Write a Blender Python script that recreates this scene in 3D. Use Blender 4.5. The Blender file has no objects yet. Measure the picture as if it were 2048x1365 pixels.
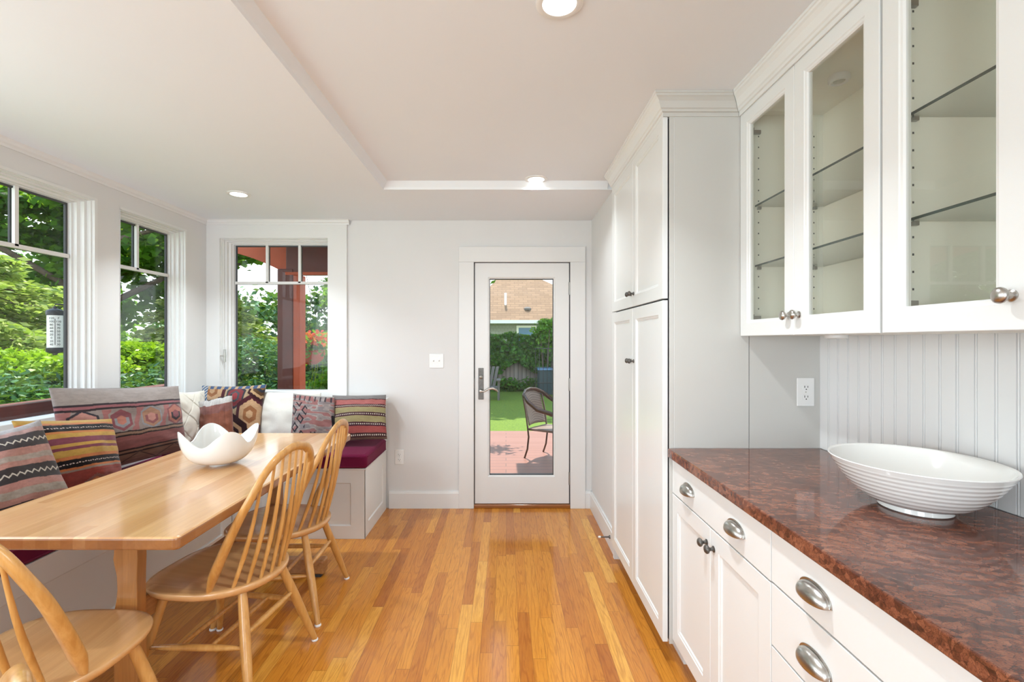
import bpy, math, random
import numpy as np
from mathutils import Vector, Matrix
random.seed(7); RNG = np.random.default_rng(7)
PI = math.pi
S = bpy.context.scene
COL = S.collection
# ------------------------------------------------------------------ camera
F_PX = 950.0; CAMZ = 1.366
cam_d = bpy.data.cameras.new('camera'); cam = bpy.data.objects.new('camera', cam_d); COL.objects.link(cam)
cam_d.sensor_width = 36.0; cam_d.lens = 36.0 * F_PX / 2048.0; cam_d.shift_x = 12.0 / 2048.0; cam_d.clip_start = 0.05; cam_d.clip_end = 300
cam.location = (0, 0, CAMZ); cam.rotation_euler = (PI / 2, 0, 0)
S.camera = cam
# ------------------------------------------------------------------ view, sky, sun, big lights
S.view_settings.view_transform = 'Standard'; S.view_settings.look = 'None'
S.view_settings.exposure = 0.1; S.view_settings.gamma = 1.0
try: S.view_settings.use_curve_mapping = False
except Exception: pass
W = bpy.data.worlds.new('sky'); S.world = W; W.use_nodes = True
nt = W.node_tree; nt.nodes.clear()
wo = nt.nodes.new('ShaderNodeOutputWorld'); bg = nt.nodes.new('ShaderNodeBackground')
tc = nt.nodes.new('ShaderNodeTexCoord'); sx = nt.nodes.new('ShaderNodeSeparateXYZ'); rp = nt.nodes.new('ShaderNodeValToRGB')
nt.links.new(tc.outputs['Generated'], sx.inputs[0]); nt.links.new(sx.outputs['Z'], rp.inputs[0])
rp.color_ramp.elements[0].position = 0.0; rp.color_ramp.elements[0].color = (0.93, 0.97, 1.0, 1)
rp.color_ramp.elements[1].position = 0.75; rp.color_ramp.elements[1].color = (0.50, 0.72, 1.0, 1)
e = rp.color_ramp.elements.new(0.25); e.color = (0.86, 0.94, 1.0, 1)
nt.links.new(rp.outputs[0], bg.inputs[0]); bg.inputs[1].default_value = 2.6
nt.links.new(bg.outputs[0], wo.inputs[0])

def add_sun(rot, strength, color):
    d = bpy.data.lights.new('sun', 'SUN'); d.energy = strength; d.angle = math.radians(0.6); d.color = color
    o = bpy.data.objects.new('sun', d); COL.objects.link(o); o.rotation_euler = rot; return o
# sun stands high, far beyond the deck (+Y) and a little to the left
sun_dir = Vector((0.04, -0.42, -1.0)).normalized()
sun = add_sun((0, 0, 0), 9.0, (1.0, 0.95, 0.86))
sun.rotation_euler = sun_dir.to_track_quat('-Z', 'Y').to_euler()

def add_area(name, loc, target, sx_, sy_, power, color=(1, 1, 1)):
    d = bpy.data.lights.new(name, 'AREA'); d.shape = 'RECTANGLE'; d.size = sx_; d.size_y = sy_; d.energy = power; d.color = color
    o = bpy.data.objects.new(name, d); COL.objects.link(o); o.location = loc
    o.rotation_euler = (Vector(target) - Vector(loc)).to_track_quat('-Z', 'Y').to_euler(); return o
# added fill uplight in a made-up rear opening, brightens the ceiling
add_area('fill_rear_up', (-1.45, -3.0, 1.2), (-0.2, 0.4, 3.6), 1.7, 1.6, 78, (0.72, 0.88, 1.0))
# added fill lamps at the left windows, out of view, brighten the room
add_area('fill_left_rear', (-2.40, 0.1, 1.55), (1.3, 0.8, 1.8), 1.6, 1.2, 31, (0.84, 0.93, 1.0))
add_area('fill_left_near', (-2.50, 1.25, 1.57), (1.3, 2.4, 1.0), 0.60, 1.15, 9, (0.94, 0.97, 1.0))

# added low fill at a made-up right opening, brightens bench and chairs
add_area('fill_right_low', (1.30, -2.1, 1.15), (-2.0, -1.9, 0.8), 1.3, 1.2, 34, (0.90, 0.96, 1.0))

# ------------------------------------------------------------------ small helpers
def pt(px, py, Y=None, X=None):
    """scene point from a pixel and a known depth Y or lateral X"""
    if Y is None:
        s = (px - 1012.0) / X; Y = F_PX / s
    else:
        s = F_PX / Y; X = (px - 1012.0) / s
    return Vector((X, Y, CAMZ + (682.0 - py) / s))

class MB:
    def __init__(self): self.v = []; self.f = []; self.m = []; self.cur = 0
    def add(self, vs, fs):
        n = len(self.v); self.v += [tuple(p) for p in vs]
        for f in fs: self.f.append(tuple(i + n for i in f)); self.m.append(self.cur)
    def box(self, x0, x1, y0, y1, z0, z1):
        x0, x1 = min(x0, x1), max(x0, x1); y0, y1 = min(y0, y1), max(y0, y1); z0, z1 = min(z0, z1), max(z0, z1)
        self.add([(x0, y0, z0), (x1, y0, z0), (x1, y1, z0), (x0, y1, z0), (x0, y0, z1), (x1, y0, z1), (x1, y1, z1), (x0, y1, z1)],
                 [(0, 3, 2, 1), (4, 5, 6, 7), (0, 1, 5, 4), (1, 2, 6, 5), (2, 3, 7, 6), (3, 0, 4, 7)])
        return self
    def beam(self, a, b, w, h, up=(0, 0, 1)):
        a = Vector(a); b = Vector(b); d = (b - a).normalized(); r = d.cross(Vector(up)).normalized(); u = r.cross(d)
        vs = []
        for p in (a, b):
            for sx_, sz_ in ((-1, -1), (1, -1), (1, 1), (-1, 1)): vs.append(p + r * (sx_ * w / 2) + u * (sz_ * h / 2))
        self.add(vs, [(0, 1, 2, 3), (7, 6, 5, 4), (0, 4, 5, 1), (1, 5, 6, 2), (2, 6, 7, 3), (3, 7, 4, 0)]); return self
    def tube(self, pts, radii, n=12, cap=True, flat=None):
        """swept round (or elliptical, flat=(a,b) scale with up hint) section along pts"""
        pts = [Vector(p) for p in pts]; k = len(pts)
        if not hasattr(radii, '__len__'): radii = [radii] * k
        ref = Vector((0, 0, 1)); t0 = (pts[1] - pts[0]).normalized()
        if abs(t0.dot(ref)) > 0.9: ref = Vector((0, 1, 0)) if abs(t0.y) < 0.9 else Vector((1, 0, 0))
        if flat and len(flat) > 2: ref = Vector(flat[2])
        nrm = (ref - t0 * ref.dot(t0)).normalized(); vs = []; 
        for i, p in enumerate(pts):
            t = (pts[min(i + 1, k - 1)] - pts[max(i - 1, 0)]).normalized()
            nrm = (nrm - t * nrm.dot(t)).normalized(); b = t.cross(nrm)
            fa, fb = (flat[0], flat[1]) if flat else (1, 1)
            for j in range(n):
                a = 2 * PI * j / n; vs.append(p + nrm * (math.cos(a) * radii[i] * fa) + b * (math.sin(a) * radii[i] * fb))
        fs = [(i * n + j, i * n + (j + 1) % n, (i + 1) * n + (j + 1) % n, (i + 1) * n + j) for i in range(k - 1) for j in range(n)]
        if cap: fs += [tuple(range(n - 1, -1, -1)), tuple((k - 1) * n + j for j in range(n))]
        self.add(vs, fs); return self
    def lathe(self, prof, loc=(0, 0, 0), axis='Z', n=32, sx_=1, sy_=1):
        """prof = [(r, h)...] around axis"""
        vs = []; loc = Vector(loc)
        for r, h in prof:
            for j in range(n):
                a = 2 * PI * j / n; c = math.cos(a) * r * sx_; s = math.sin(a) * r * sy_
                if axis == 'Z': q = (c, s, h)
                elif axis == '-X': q = (-h, c, s)
                elif axis == '-Y': q = (c, -h, s)
                else: q = (h, c, s)
                vs.append(loc + Vector(q))
        k = len(prof)
        fs = [(i * n + j, i * n + (j + 1) % n, (i + 1) * n + (j + 1) % n, (i + 1) * n + j) for i in range(k - 1) for j in range(n)]
        if prof[0][0] > 1e-6: fs.append(tuple(range(n - 1, -1, -1)))
        if prof[-1][0] > 1e-6: fs.append(tuple((k - 1) * n + j for j in range(n)))
        self.add(vs, fs); return self
    def prism(self, poly, mp, d0, d1):
        """poly = 2-D points, mp(a, b, d) -> 3-D"""
        n = len(poly); vs = [mp(a, b, d0) for a, b in poly] + [mp(a, b, d1) for a, b in poly]
        self.add(vs, [tuple(range(n - 1, -1, -1)), tuple(range(n, 2 * n))] + [(i, (i + 1) % n, n + (i + 1) % n, n + i) for i in range(n)]); return self
    def rings(self, mp, rect, loops, close=False):
        """rect (a0,a1,b0,b1); loops [(inset or (l,r,bot,top), depth)]; mp(a,b,depth)"""
        a0, a1, b0, b1 = rect; vs = []
        for ins, d in loops:
            l, r, bo, to = ins if hasattr(ins, '__len__') else (ins,) * 4
            vs += [mp(a0 + l, b0 + bo, d), mp(a1 - r, b0 + bo, d), mp(a1 - r, b1 - to, d), mp(a0 + l, b1 - to, d)]
        fs = [(4 * i + j, 4 * i + (j + 1) % 4, 4 * i + 4 + (j + 1) % 4, 4 * i + 4 + j) for i in range(len(loops) - 1) for j in range(4)]
        if close: k = 4 * (len(loops) - 1); fs.append((k, k + 1, k + 2, k + 3))
        self.add(vs, fs); return self
    def build(self, name, mat, parent=None, smooth=False, bevel=0, origin=None, solid=0, sub=0):
        me = bpy.data.meshes.new(name)
        if origin is None: origin = Vector(parent.get('_o', (0, 0, 0))) if parent else Vector((0, 0, 0))
        origin = Vector(origin)
        me.from_pydata([tuple(Vector(p) - origin) for p in self.v], [], self.f); me.validate()
        mats = mat if isinstance(mat, (list, tuple)) else [mat]
        for m in mats: me.materials.append(m)
        if len(mats) > 1: me.polygons.foreach_set('material_index', self.m)
        import bmesh
        bm = bmesh.new(); bm.from_mesh(me); bmesh.ops.recalc_face_normals(bm, faces=bm.faces); bm.to_mesh(me); bm.free()
        o = bpy.data.objects.new(name, me); COL.objects.link(o)
        if smooth:
            me.polygons.foreach_set('use_smooth', [True] * len(me.polygons))
            try: me.set_sharp_from_angle(angle=math.radians(50))
            except Exception: pass
        if solid: m = o.modifiers.new('solid', 'SOLIDIFY'); m.thickness = solid; m.offset = -1
        if bevel: m = o.modifiers.new('bevel', 'BEVEL'); m.width = bevel; m.segments = 3; m.limit_method = 'ANGLE'; m.angle_limit = math.radians(40)
        if sub: m = o.modifiers.new('sub', 'SUBSURF'); m.levels = sub; m.render_levels = sub
        if parent: o.parent = parent
        else: o.location = origin
        return o

def empty(name, loc, label, cat, group=None, rz=0):
    """parts handed world coordinates are stored relative to loc (no rotation) unless rz is used with local coords"""
    o = bpy.data.objects.new(name, None); COL.objects.link(o); o.location = loc; o.rotation_euler = (0, 0, rz)
    o.empty_display_size = 0.1
    o['label'] = label; o['category'] = cat
    if group: o['group'] = group
    return o
ORG = {}
def P(mb, name, mat, parent, **k):
    """build a part from WORLD coordinates under a thing whose world offset is known"""
    org = ORG.get(parent.name, None)
    if org is None:
        org = Vector(parent.location) if parent.parent is None else Vector((0, 0, 0))
        ORG[parent.name] = org
    o = mb.build(name, mat, parent, origin=org, **k); ORG[o.name] = org; return o
def tag(o, label=None, cat=None, group=None, kind=None):
    if label: o['label'] = label
    if cat: o['category'] = cat
    if group: o['group'] = group
    if kind: o['kind'] = kind
    return o
def struct(o): o['kind'] = 'structure'; return o
def copy_tree(o, parent=None):
    c = o.copy(); COL.objects.link(c)
    if parent: c.parent = parent
    for ch in list(o.children): copy_tree(ch, c)
    return c

# ------------------------------------------------------------------ materials
def new_mat(name):
    m = bpy.data.materials.new(name); m.use_nodes = True; t = m.node_tree; b = t.nodes['Principled BSDF']; return m, t, b
def N(t, typ, **k):
    n = t.nodes.new(typ)
    for a, v in k.items(): setattr(n, a, v)
    return n
def math_n(t, op, a, b=None, c=None):
    n = N(t, 'ShaderNodeMath', operation=op)
    for i, x in enumerate((a, b, c)):
        if x is None: continue
        if isinstance(x, (int, float)): n.inputs[i].default_value = x
        else: t.links.new(x, n.inputs[i])
    return n.outputs[0]
def ramp(t, fac, stops, interp='LINEAR'):
    n = N(t, 'ShaderNodeValToRGB'); r = n.color_ramp; r.interpolation = interp
    while len(r.elements) < len(stops): r.elements.new(0.5)
    for e_, (p, c) in zip(r.elements, stops): e_.position = p; e_.color = (*c, 1)
    t.links.new(fac, n.inputs[0]); return n.outputs[0]
def mixc(t, fac, a, b, blend='MIX'):
    n = N(t, 'ShaderNodeMix', data_type='RGBA', blend_type=blend)
    for i, x in ((0, fac), (6, a), (7, b)):
        if isinstance(x, (int, float)): n.inputs[i].default_value = x
        elif isinstance(x, tuple): n.inputs[i].default_value = (*x, 1)
        else: t.links.new(x, n.inputs[i])
    return n.outputs[2]
def coords(t, scale=(1, 1, 1), kind='Object', rot=(0, 0, 0)):
    c = N(t, 'ShaderNodeTexCoord'); m = N(t, 'ShaderNodeMapping'); m.inputs['Scale'].default_value = scale; m.inputs['Rotation'].default_value = rot
    t.links.new(c.outputs[kind], m.inputs[0]); return m.outputs[0]
def noise(t, vec, scale, detail=4, rough=0.5, dist=0.0):
    n = N(t, 'ShaderNodeTexNoise'); n.inputs['Scale'].default_value = scale; n.inputs['Detail'].default_value = detail
    n.inputs['Roughness'].default_value = rough; n.inputs['Distortion'].default_value = dist; t.links.new(vec, n.inputs['Vector']); return n.outputs[0]
def bump(t, b, h, strength=0.1, dist=0.01):
    n = N(t, 'ShaderNodeBump'); n.inputs['Strength'].default_value = strength; n.inputs['Distance'].default_value = dist
    t.links.new(h, n.inputs['Height']); t.links.new(n.outputs[0], b.inputs['Normal'])
def simple(name, col, rough=0.5, metal=0.0, var=0.04, vs=3.0, bmp=0.0, bs=60, spec=0.5, coat=0.0):
    m, t, b = new_mat(name); v = coords(t)
    n = noise(t, v, vs, 3)
    lo = tuple(c * (1 - var) for c in col); hi = tuple(min(1, c * (1 + var)) for c in col)
    t.links.new(ramp(t, n, [(0.3, lo), (0.7, hi)]), b.inputs['Base Color'])
    b.inputs['Roughness'].default_value = rough; b.inputs['Metallic'].default_value = metal; b.inputs['Specular IOR Level'].default_value = spec
    b.inputs['Coat Weight'].default_value = coat; b.inputs['Coat Roughness'].default_value = 0.08
    if bmp: bump(t, b, noise(t, v, bs, 3), bmp, 0.002)
    return m
M = {}
M['wall'] = simple('wall_paint', (0.745, 0.735, 0.725), 0.6, var=0.01, bmp=0.05, bs=180)
M['ceiling'] = simple('ceiling_paint', (0.84, 0.87, 0.905), 0.8, var=0.012, vs=1.2)
M['trim'] = simple('trim_paint', (0.795, 0.788, 0.775), 0.35, var=0.01)
M['cab'] = simple('cabinet_paint', (0.80, 0.80, 0.785), 0.28, var=0.01, coat=0.15)
M['cab_in'] = simple('cabinet_interior', (0.88, 0.86, 0.77), 0.5, var=0.01)
M['cab_shaded'] = simple('shaded_cabinet_paint', (0.58, 0.565, 0.53), 0.4, var=0.012)  # cabinet paint darkened, puts the shadow on the pantry end into its colour
M['bench_white'] = simple('bench_paint', (0.78, 0.775, 0.75), 0.35, var=0.01)
M['dark'] = simple('dark_gap', (0.02, 0.02, 0.02), 0.7)
M['gasket'] = simple('dark_gasket_and_gap_shade', (0.05, 0.05, 0.055), 0.5)
M['nickel'] = simple('brushed_nickel', (0.50, 0.48, 0.45), 0.28, 1.0, var=0.12, vs=40)
M['pewter'] = simple('aged_pewter', (0.13, 0.12, 0.11), 0.38, 0.7, var=0.2, vs=60)
M['plate'] = simple('white_plastic', (0.84, 0.83, 0.81), 0.3, var=0.01)
M['slot'] = simple('dark_slot', (0.03, 0.03, 0.03), 0.6)
M['ceramic'] = simple('white_glazed_ceramic', (0.84, 0.83, 0.80), 0.08, var=0.01, coat=0.6)
M['glide'] = simple('white_nylon_glide', (0.85, 0.85, 0.85), 0.4, var=0.01)
M['black'] = simple('black_metal', (0.015, 0.016, 0.02), 0.4)
M['steel'] = simple('hinge_steel', (0.35, 0.34, 0.32), 0.35, 1.0)

def mat_glass(name, tint, refl):
    m, t, b = new_mat(name); t.nodes.remove(b); out = t.nodes['Material Output']
    tr = N(t, 'ShaderNodeBsdfTransparent'); tr.inputs[0].default_value = (*tint, 1)
    gl = N(t, 'ShaderNodeBsdfGlossy'); gl.inputs['Roughness'].default_value = 0.0
    fr = N(t, 'ShaderNodeFresnel'); gm = N(t, 'ShaderNodeNewGeometry'); t.links.new(math_n(t, 'SUBTRACT', 1.5, math_n(t, 'MULTIPLY', gm.outputs['Backfacing'], 1.5 - 1 / 1.5)), fr.inputs[0])
    f = math_n(t, 'MULTIPLY', fr.outputs[0], refl); mx = N(t, 'ShaderNodeMixShader')
    t.links.new(f, mx.inputs[0]); t.links.new(tr.outputs[0], mx.inputs[1]); t.links.new(gl.outputs[0], mx.inputs[2]); t.links.new(mx.outputs[0], out.inputs[0])
    return m
M['glass'] = mat_glass('window_glass', (0.985, 0.992, 0.99), 0.4)
M['cabglass'] = mat_glass('cabinet_glass', (0.978, 0.978, 0.955), 0.9)
M['shelfglass'] = mat_glass('shelf_glass', (0.95, 0.968, 0.945), 0.9)
M['shelfedge'] = simple('glass_shelf_edge', (0.035, 0.055, 0.05), 0.1)

def mat_floor():
    m, t, b = new_mat('oak_strip_floor')
    c = N(t, 'ShaderNodeTexCoord'); s = N(t, 'ShaderNodeSeparateXYZ'); t.links.new(c.outputs['Object'], s.inputs[0])
    wd = 0.0572
    row = math_n(t, 'FLOOR', math_n(t, 'DIVIDE', s.outputs[0], wd))
    wn = N(t, 'ShaderNodeTexWhiteNoise', noise_dimensions='1D'); t.links.new(row, wn.inputs['W'])
    yy = math_n(t, 'ADD', s.outputs[1], math_n(t, 'MULTIPLY', wn.outputs[0], 7.3))
    L = math_n(t, 'ADD', 0.62, math_n(t, 'MULTIPLY', wn.outputs[0], 0.5))
    idx = math_n(t, 'FLOOR', math_n(t, 'DIVIDE', yy, L))
    cv = N(t, 'ShaderNodeCombineXYZ'); t.links.new(row, cv.inputs[0]); t.links.new(idx, cv.inputs[1])
    w2 = N(t, 'ShaderNodeTexWhiteNoise', noise_dimensions='3D'); t.links.new(cv.outputs[0], w2.inputs['Vector'])
    base = ramp(t, w2.outputs[0], [(0.0, (0.47, 0.150, 0.016)), (0.2, (0.57, 0.205, 0.022)), (0.5, (0.65, 0.250, 0.028)), (0.85, (0.72, 0.30, 0.036)), (1.0, (0.82, 0.41, 0.070))])
    # grain, shifted from board to board
    g = N(t, 'ShaderNodeCombineXYZ')
    t.links.new(math_n(t, 'ADD', math_n(t, 'MULTIPLY', s.outputs[0], 16.0), math_n(t, 'MULTIPLY', w2.outputs[0], 40)), g.inputs[0])
    t.links.new(math_n(t, 'ADD', math_n(t, 'MULTIPLY', s.outputs[1], 1.3), math_n(t, 'MULTIPLY', w2.outputs[0], 90)), g.inputs[1])
    wob = noise(t, g.outputs[0], 0.9, 2, 0.5)
    bands = math_n(t, 'SINE', math_n(t, 'MULTIPLY', wob, 75.0))
    gn = noise(t, g.outputs[0], 7.0, 6, 0.7)
    g2 = N(t, 'ShaderNodeVectorMath', operation='MULTIPLY'); t.links.new(g.outputs[0], g2.inputs[0]); g2.inputs[1].default_value = (5.0, 2.2, 1)
    pore = noise(t, g2.outputs[0], 3.0, 3, 0.6)
    col = mixc(t, ramp(t, bands, [(0.45, (0, 0, 0)), (1.0, (0.42,) * 3)]), base, mixc(t, 1.0, base, (0.62, 0.48, 0.38), 'MULTIPLY'))
    col = mixc(t, ramp(t, gn, [(0.35, (0.5, 0.5, 0.5)), (0.6, (0, 0, 0))]), col, mixc(t, 1.0, col, (0.74, 0.62, 0.5), 'MULTIPLY'))
    col = mixc(t, ramp(t, pore, [(0.32, (0.7,) * 3), (0.42, (0, 0, 0))]), col, mixc(t, 1.0, col, (0.60, 0.48, 0.36), 'MULTIPLY'))
    # seams
    fx = math_n(t, 'FRACT', math_n(t, 'DIVIDE', s.outputs[0], wd)); fy = math_n(t, 'MULTIPLY', math_n(t, 'FRACT', math_n(t, 'DIVIDE', yy, L)), L)
    seam = math_n(t, 'MAXIMUM', math_n(t, 'LESS_THAN', fx, 0.022), math_n(t, 'LESS_THAN', fy, 0.0016))
    col = mixc(t, math_n(t, 'MULTIPLY', seam, 0.65), col, (0.06, 0.022, 0.008))
    t.links.new(col, b.inputs['Base Color']); b.inputs['Roughness'].default_value = 0.38; b.inputs['Specular IOR Level'].default_value = 0.15
    b.inputs['Coat Weight'].default_value = 0.75; b.inputs['Coat Roughness'].default_value = 0.13
    bump(t, b, math_n(t, 'SUBTRACT', math_n(t, 'MULTIPLY', gn, 0.15), seam), 0.12, 0.002)
    return m
M['floor'] = mat_floor()

def mat_wood(name, lo, mid, hi, axis='Y', strip=0.0, length=0.6, rough=0.3, coat=0.4, grain=1.0):
    m, t, b = new_mat(name)
    c = N(t, 'ShaderNodeTexCoord'); s = N(t, 'ShaderNodeSeparateXYZ'); t.links.new(c.outputs['Object'], s.inputs[0])
    ia = 'XYZ'.index(axis); ib = (ia + 1) % 3; ic = (ia + 2) % 3
    A, B, Cc = s.outputs[ia], s.outputs[ib], s.outputs[ic]
    if axis == 'Y': B, Cc = s.outputs[0], s.outputs[2]
    g = N(t, 'ShaderNodeCombineXYZ')
    if strip:
        row = math_n(t, 'FLOOR', math_n(t, 'DIVIDE', B, strip)); wn = N(t, 'ShaderNodeTexWhiteNoise', noise_dimensions='1D'); t.links.new(row, wn.inputs['W'])
        aa = math_n(t, 'ADD', A, math_n(t, 'MULTIPLY', wn.outputs[0], 5)); idx = math_n(t, 'FLOOR', math_n(t, 'DIVIDE', aa, length))
        cv = N(t, 'ShaderNodeCombineXYZ'); t.links.new(row, cv.inputs[0]); t.links.new(idx, cv.inputs[1])
        w2 = N(t, 'ShaderNodeTexWhiteNoise', noise_dimensions='3D'); t.links.new(cv.outputs[0], w2.inputs['Vector']); off = math_n(t, 'MULTIPLY', w2.outputs[0], 30)
        base = ramp(t, w2.outputs[0], [(0, lo), (0.5, mid), (1, hi)])
    else: off = 0.0; base = None
    t.links.new(math_n(t, 'ADD', math_n(t, 'MULTIPLY', B, 30.0), off), g.inputs[0]); t.links.new(math_n(t, 'ADD', math_n(t, 'MULTIPLY', A, 2.0), off), g.inputs[1])
    t.links.new(math_n(t, 'MULTIPLY', Cc, 30.0), g.inputs[2])
    n1 = noise(t, g.outputs[0], 1.6, 6, 0.6, 0.6)
    if base is None: col = ramp(t, n1, [(0.3, lo), (0.5, mid), (0.72, hi)])
    else: col = mixc(t, ramp(t, n1, [(0.40, (0.45 * grain,) * 3), (0.62, (0, 0, 0))]), base, tuple(x * 0.72 for x in lo))
    if name.startswith('butcher'):      # end grain is a darker brown, the other sides and underside too
        gg = N(t, 'ShaderNodeTexCoord'); sn = N(t, 'ShaderNodeSeparateXYZ'); t.links.new(gg.outputs['Normal'], sn.inputs[0])
        col = mixc(t, math_n(t, 'LESS_THAN', sn.outputs[2], 0.55), col, mixc(t, 1.0, col, (0.46, 0.33, 0.24), 'MULTIPLY'))
    t.links.new(col, b.inputs['Base Color']); b.inputs['Roughness'].default_value = rough; b.inputs['Coat Weight'].default_value = coat; b.inputs['Coat Roughness'].default_value = 0.12
    bump(t, b, n1, 0.03, 0.001); return m
M['table'] = mat_wood('butcher_block_oak', (0.62, 0.31, 0.12), (0.72, 0.40, 0.17), (0.80, 0.48, 0.23), 'Y', 0.038, 0.9, 0.22, 0.6, 0.6)
M['tleg'] = mat_wood('oak_leg', (0.36, 0.14, 0.034), (0.45, 0.19, 0.05), (0.54, 0.25, 0.075), 'Z', 0.04, 2.0, 0.35, 0.3)
M['tleg_y'] = mat_wood('oak_rail', (0.30, 0.12, 0.035), (0.40, 0.18, 0.055), (0.50, 0.24, 0.08), 'Y', 0, 2.0, 0.35, 0.3)
M['chair'] = mat_wood('honey_beech', (0.50, 0.23, 0.055), (0.60, 0.30, 0.082), (0.69, 0.38, 0.125), 'Z', 0, 1, 0.3, 0.35)
M['seat'] = mat_wood('honey_beech_seat', (0.58, 0.29, 0.11), (0.68, 0.37, 0.15), (0.76, 0.45, 0.20), 'X', 0.085, 2.0, 0.26, 0.5, 0.5)
M['thresh'] = mat_wood('threshold_oak', (0.22, 0.07, 0.015), (0.30, 0.10, 0.02), (0.36, 0.13, 0.03), 'X')

def mat_granite():
    m, t, b = new_mat('red_brown_granite')
    v = coords(t, (1.0, 1.0, 1.0), rot=(0.1, 0.1, 0.25)); w = noise(t, v, 6, 6, 0.65, 0.6)
    nv = N(t, 'ShaderNodeTexNoise'); nv.inputs['Scale'].default_value = 11; nv.inputs['Detail'].default_value = 4; t.links.new(v, nv.inputs['Vector'])
    vv = N(t, 'ShaderNodeVectorMath', operation='MULTIPLY_ADD'); t.links.new(nv.outputs['Color'], vv.inputs[0]); vv.inputs[1].default_value = (0.085, 0.085, 0.085)
    st = N(t, 'ShaderNodeVectorMath', operation='MULTIPLY'); t.links.new(v, st.inputs[0]); st.inputs[1].default_value = (0.85, 1.7, 1.7); t.links.new(st.outputs[0], vv.inputs[2])
    vo = N(t, 'ShaderNodeTexVoronoi', feature='F1'); vo.inputs['Scale'].default_value = 44; t.links.new(vv.outputs[0], vo.inputs['Vector'])
    ed = N(t, 'ShaderNodeTexVoronoi', feature='DISTANCE_TO_EDGE'); ed.inputs['Scale'].default_value = 44; t.links.new(vv.outputs[0], ed.inputs['Vector'])
    sp = N(t, 'ShaderNodeSeparateColor'); t.links.new(vo.outputs['Color'], sp.inputs[0])
    mid = noise(t, st.outputs[0], 32, 6, 0.75, 1.2)
    k = math_n(t, 'ADD', math_n(t, 'ADD', math_n(t, 'MULTIPLY', sp.outputs[0], 0.20), math_n(t, 'MULTIPLY', w, 0.45)), math_n(t, 'MULTIPLY', mid, 0.53))
    c1 = ramp(t, k, [(0.38, (0.035, 0.014, 0.012)), (0.50, (0.105, 0.034, 0.021)), (0.60, (0.19, 0.062, 0.034)), (0.72, (0.30, 0.108, 0.058)), (0.9, (0.46, 0.22, 0.14))])
    c2 = mixc(t, ramp(t, ed.outputs['Distance'], [(0.0, (0.55,) * 3), (0.045, (0, 0, 0))]), c1, (0.030, 0.015, 0.015))
    fine = noise(t, st.outputs[0], 230, 3, 0.75)
    c3 = mixc(t, ramp(t, fine, [(0.36, (0.75,) * 3), (0.46, (0, 0, 0))]), c2, (0.028, 0.014, 0.014))
    t.links.new(c3, b.inputs['Base Color']); b.inputs['Roughness'].default_value = 0.06; b.inputs['Specular IOR Level'].default_value = 0.62; b.inputs['Coat Weight'].default_value = 0.0
    return m
M['granite'] = mat_granite()

def mat_fabric(name, col, rough=0.9, scale=500, var=0.12, attr=False, sheen=0.2):
    m, t, b = new_mat(name); v = coords(t)
    w = noise(t, coords(t, (1, 1, 1)), scale, 2, 0.6); big = noise(t, v, 9, 3)
    if attr:
        a = N(t, 'ShaderNodeVertexColor'); a.layer_name = 'weave'; base = a.outputs[0]
    else: base = ramp(t, big, [(0.3, tuple(c * (1 - var) for c in col)), (0.7, col)])
    c2 = mixc(t, 0.28, base, ramp(t, w, [(0.3, (0.55,) * 3), (0.7, (1.25,) * 3)]), 'MULTIPLY')
    t.links.new(c2, b.inputs['Base Color']); b.inputs['Roughness'].default_value = rough; b.inputs['Sheen Weight'].default_value = sheen; b.inputs['Specular IOR Level'].default_value = 0.15
    bump(t, b, w, 0.25, 0.002); return m
M['kilim'] = mat_fabric('kilim_wool', (0.5, 0.5, 0.5), attr=True)
M['purple'] = mat_fabric('plum_upholstery', (0.155, 0.006, 0.042), 0.8, 700, 0.06, sheen=0.05)
M['cotton'] = mat_fabric('offwhite_cotton', (0.76, 0.73, 0.67), 0.9, 600, 0.05)

def leaf_mat(name, cols, trans=0.35):
    m, t, b = new_mat(name); g = N(t, 'ShaderNodeNewGeometry')
    col = ramp(t, g.outputs['Random Per Island'], [(i / (len(cols) - 1), c) for i, c in enumerate(cols)])
    t.links.new(col, b.inputs['Base Color']); b.inputs['Roughness'].default_value = 0.45; b.inputs['Specular IOR Level'].default_value = 0.3
    tl = N(t, 'ShaderNodeBsdfTranslucent'); t.links.new(mixc(t, 0.5, col, (0.35, 0.55, 0.02)), tl.inputs[0])
    mx = N(t, 'ShaderNodeMixShader'); mx.inputs[0].default_value = trans
    t.links.new(b.outputs[0], mx.inputs[1]); t.links.new(tl.outputs[0], mx.inputs[2]); t.links.new(mx.outputs[0], t.nodes['Material Output'].inputs[0]); return m
M['maple'] = leaf_mat('maple_leaves', [(0.02, 0.09, 0.01), (0.05, 0.18, 0.015), (0.12, 0.30, 0.025)], 0.5)
M['spruce'] = leaf_mat('spruce_needles', [(0.13, 0.21, 0.05), (0.32, 0.40, 0.09), (0.55, 0.58, 0.20)], 0.4)
M['juniper'] = leaf_mat('juniper_needles', [(0.02, 0.08, 0.03), (0.045, 0.14, 0.045), (0.10, 0.24, 0.06)], 0.2)
M['lime'] = leaf_mat('lime_shrub_leaves', [(0.14, 0.30, 0.008), (0.26, 0.42, 0.012), (0.36, 0.50, 0.03)], 0.4)
M['shrub'] = leaf_mat('green_shrub_leaves', [(0.04, 0.17, 0.012), (0.09, 0.27, 0.02), (0.18, 0.38, 0.035)], 0.4)
M['ivy'] = leaf_mat('ivy_leaves', [(0.014, 0.08, 0.01), (0.035, 0.14, 0.015), (0.08, 0.24, 0.025)], 0.25)
M['redflower'] = leaf_mat('red_petals', [(0.55, 0.01, 0.02), (0.75, 0.02, 0.03)], 0.3)
M['bark'] = simple('bark', (0.10, 0.07, 0.05), 0.9, var=0.3, vs=12, bmp=0.5, bs=40)
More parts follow.
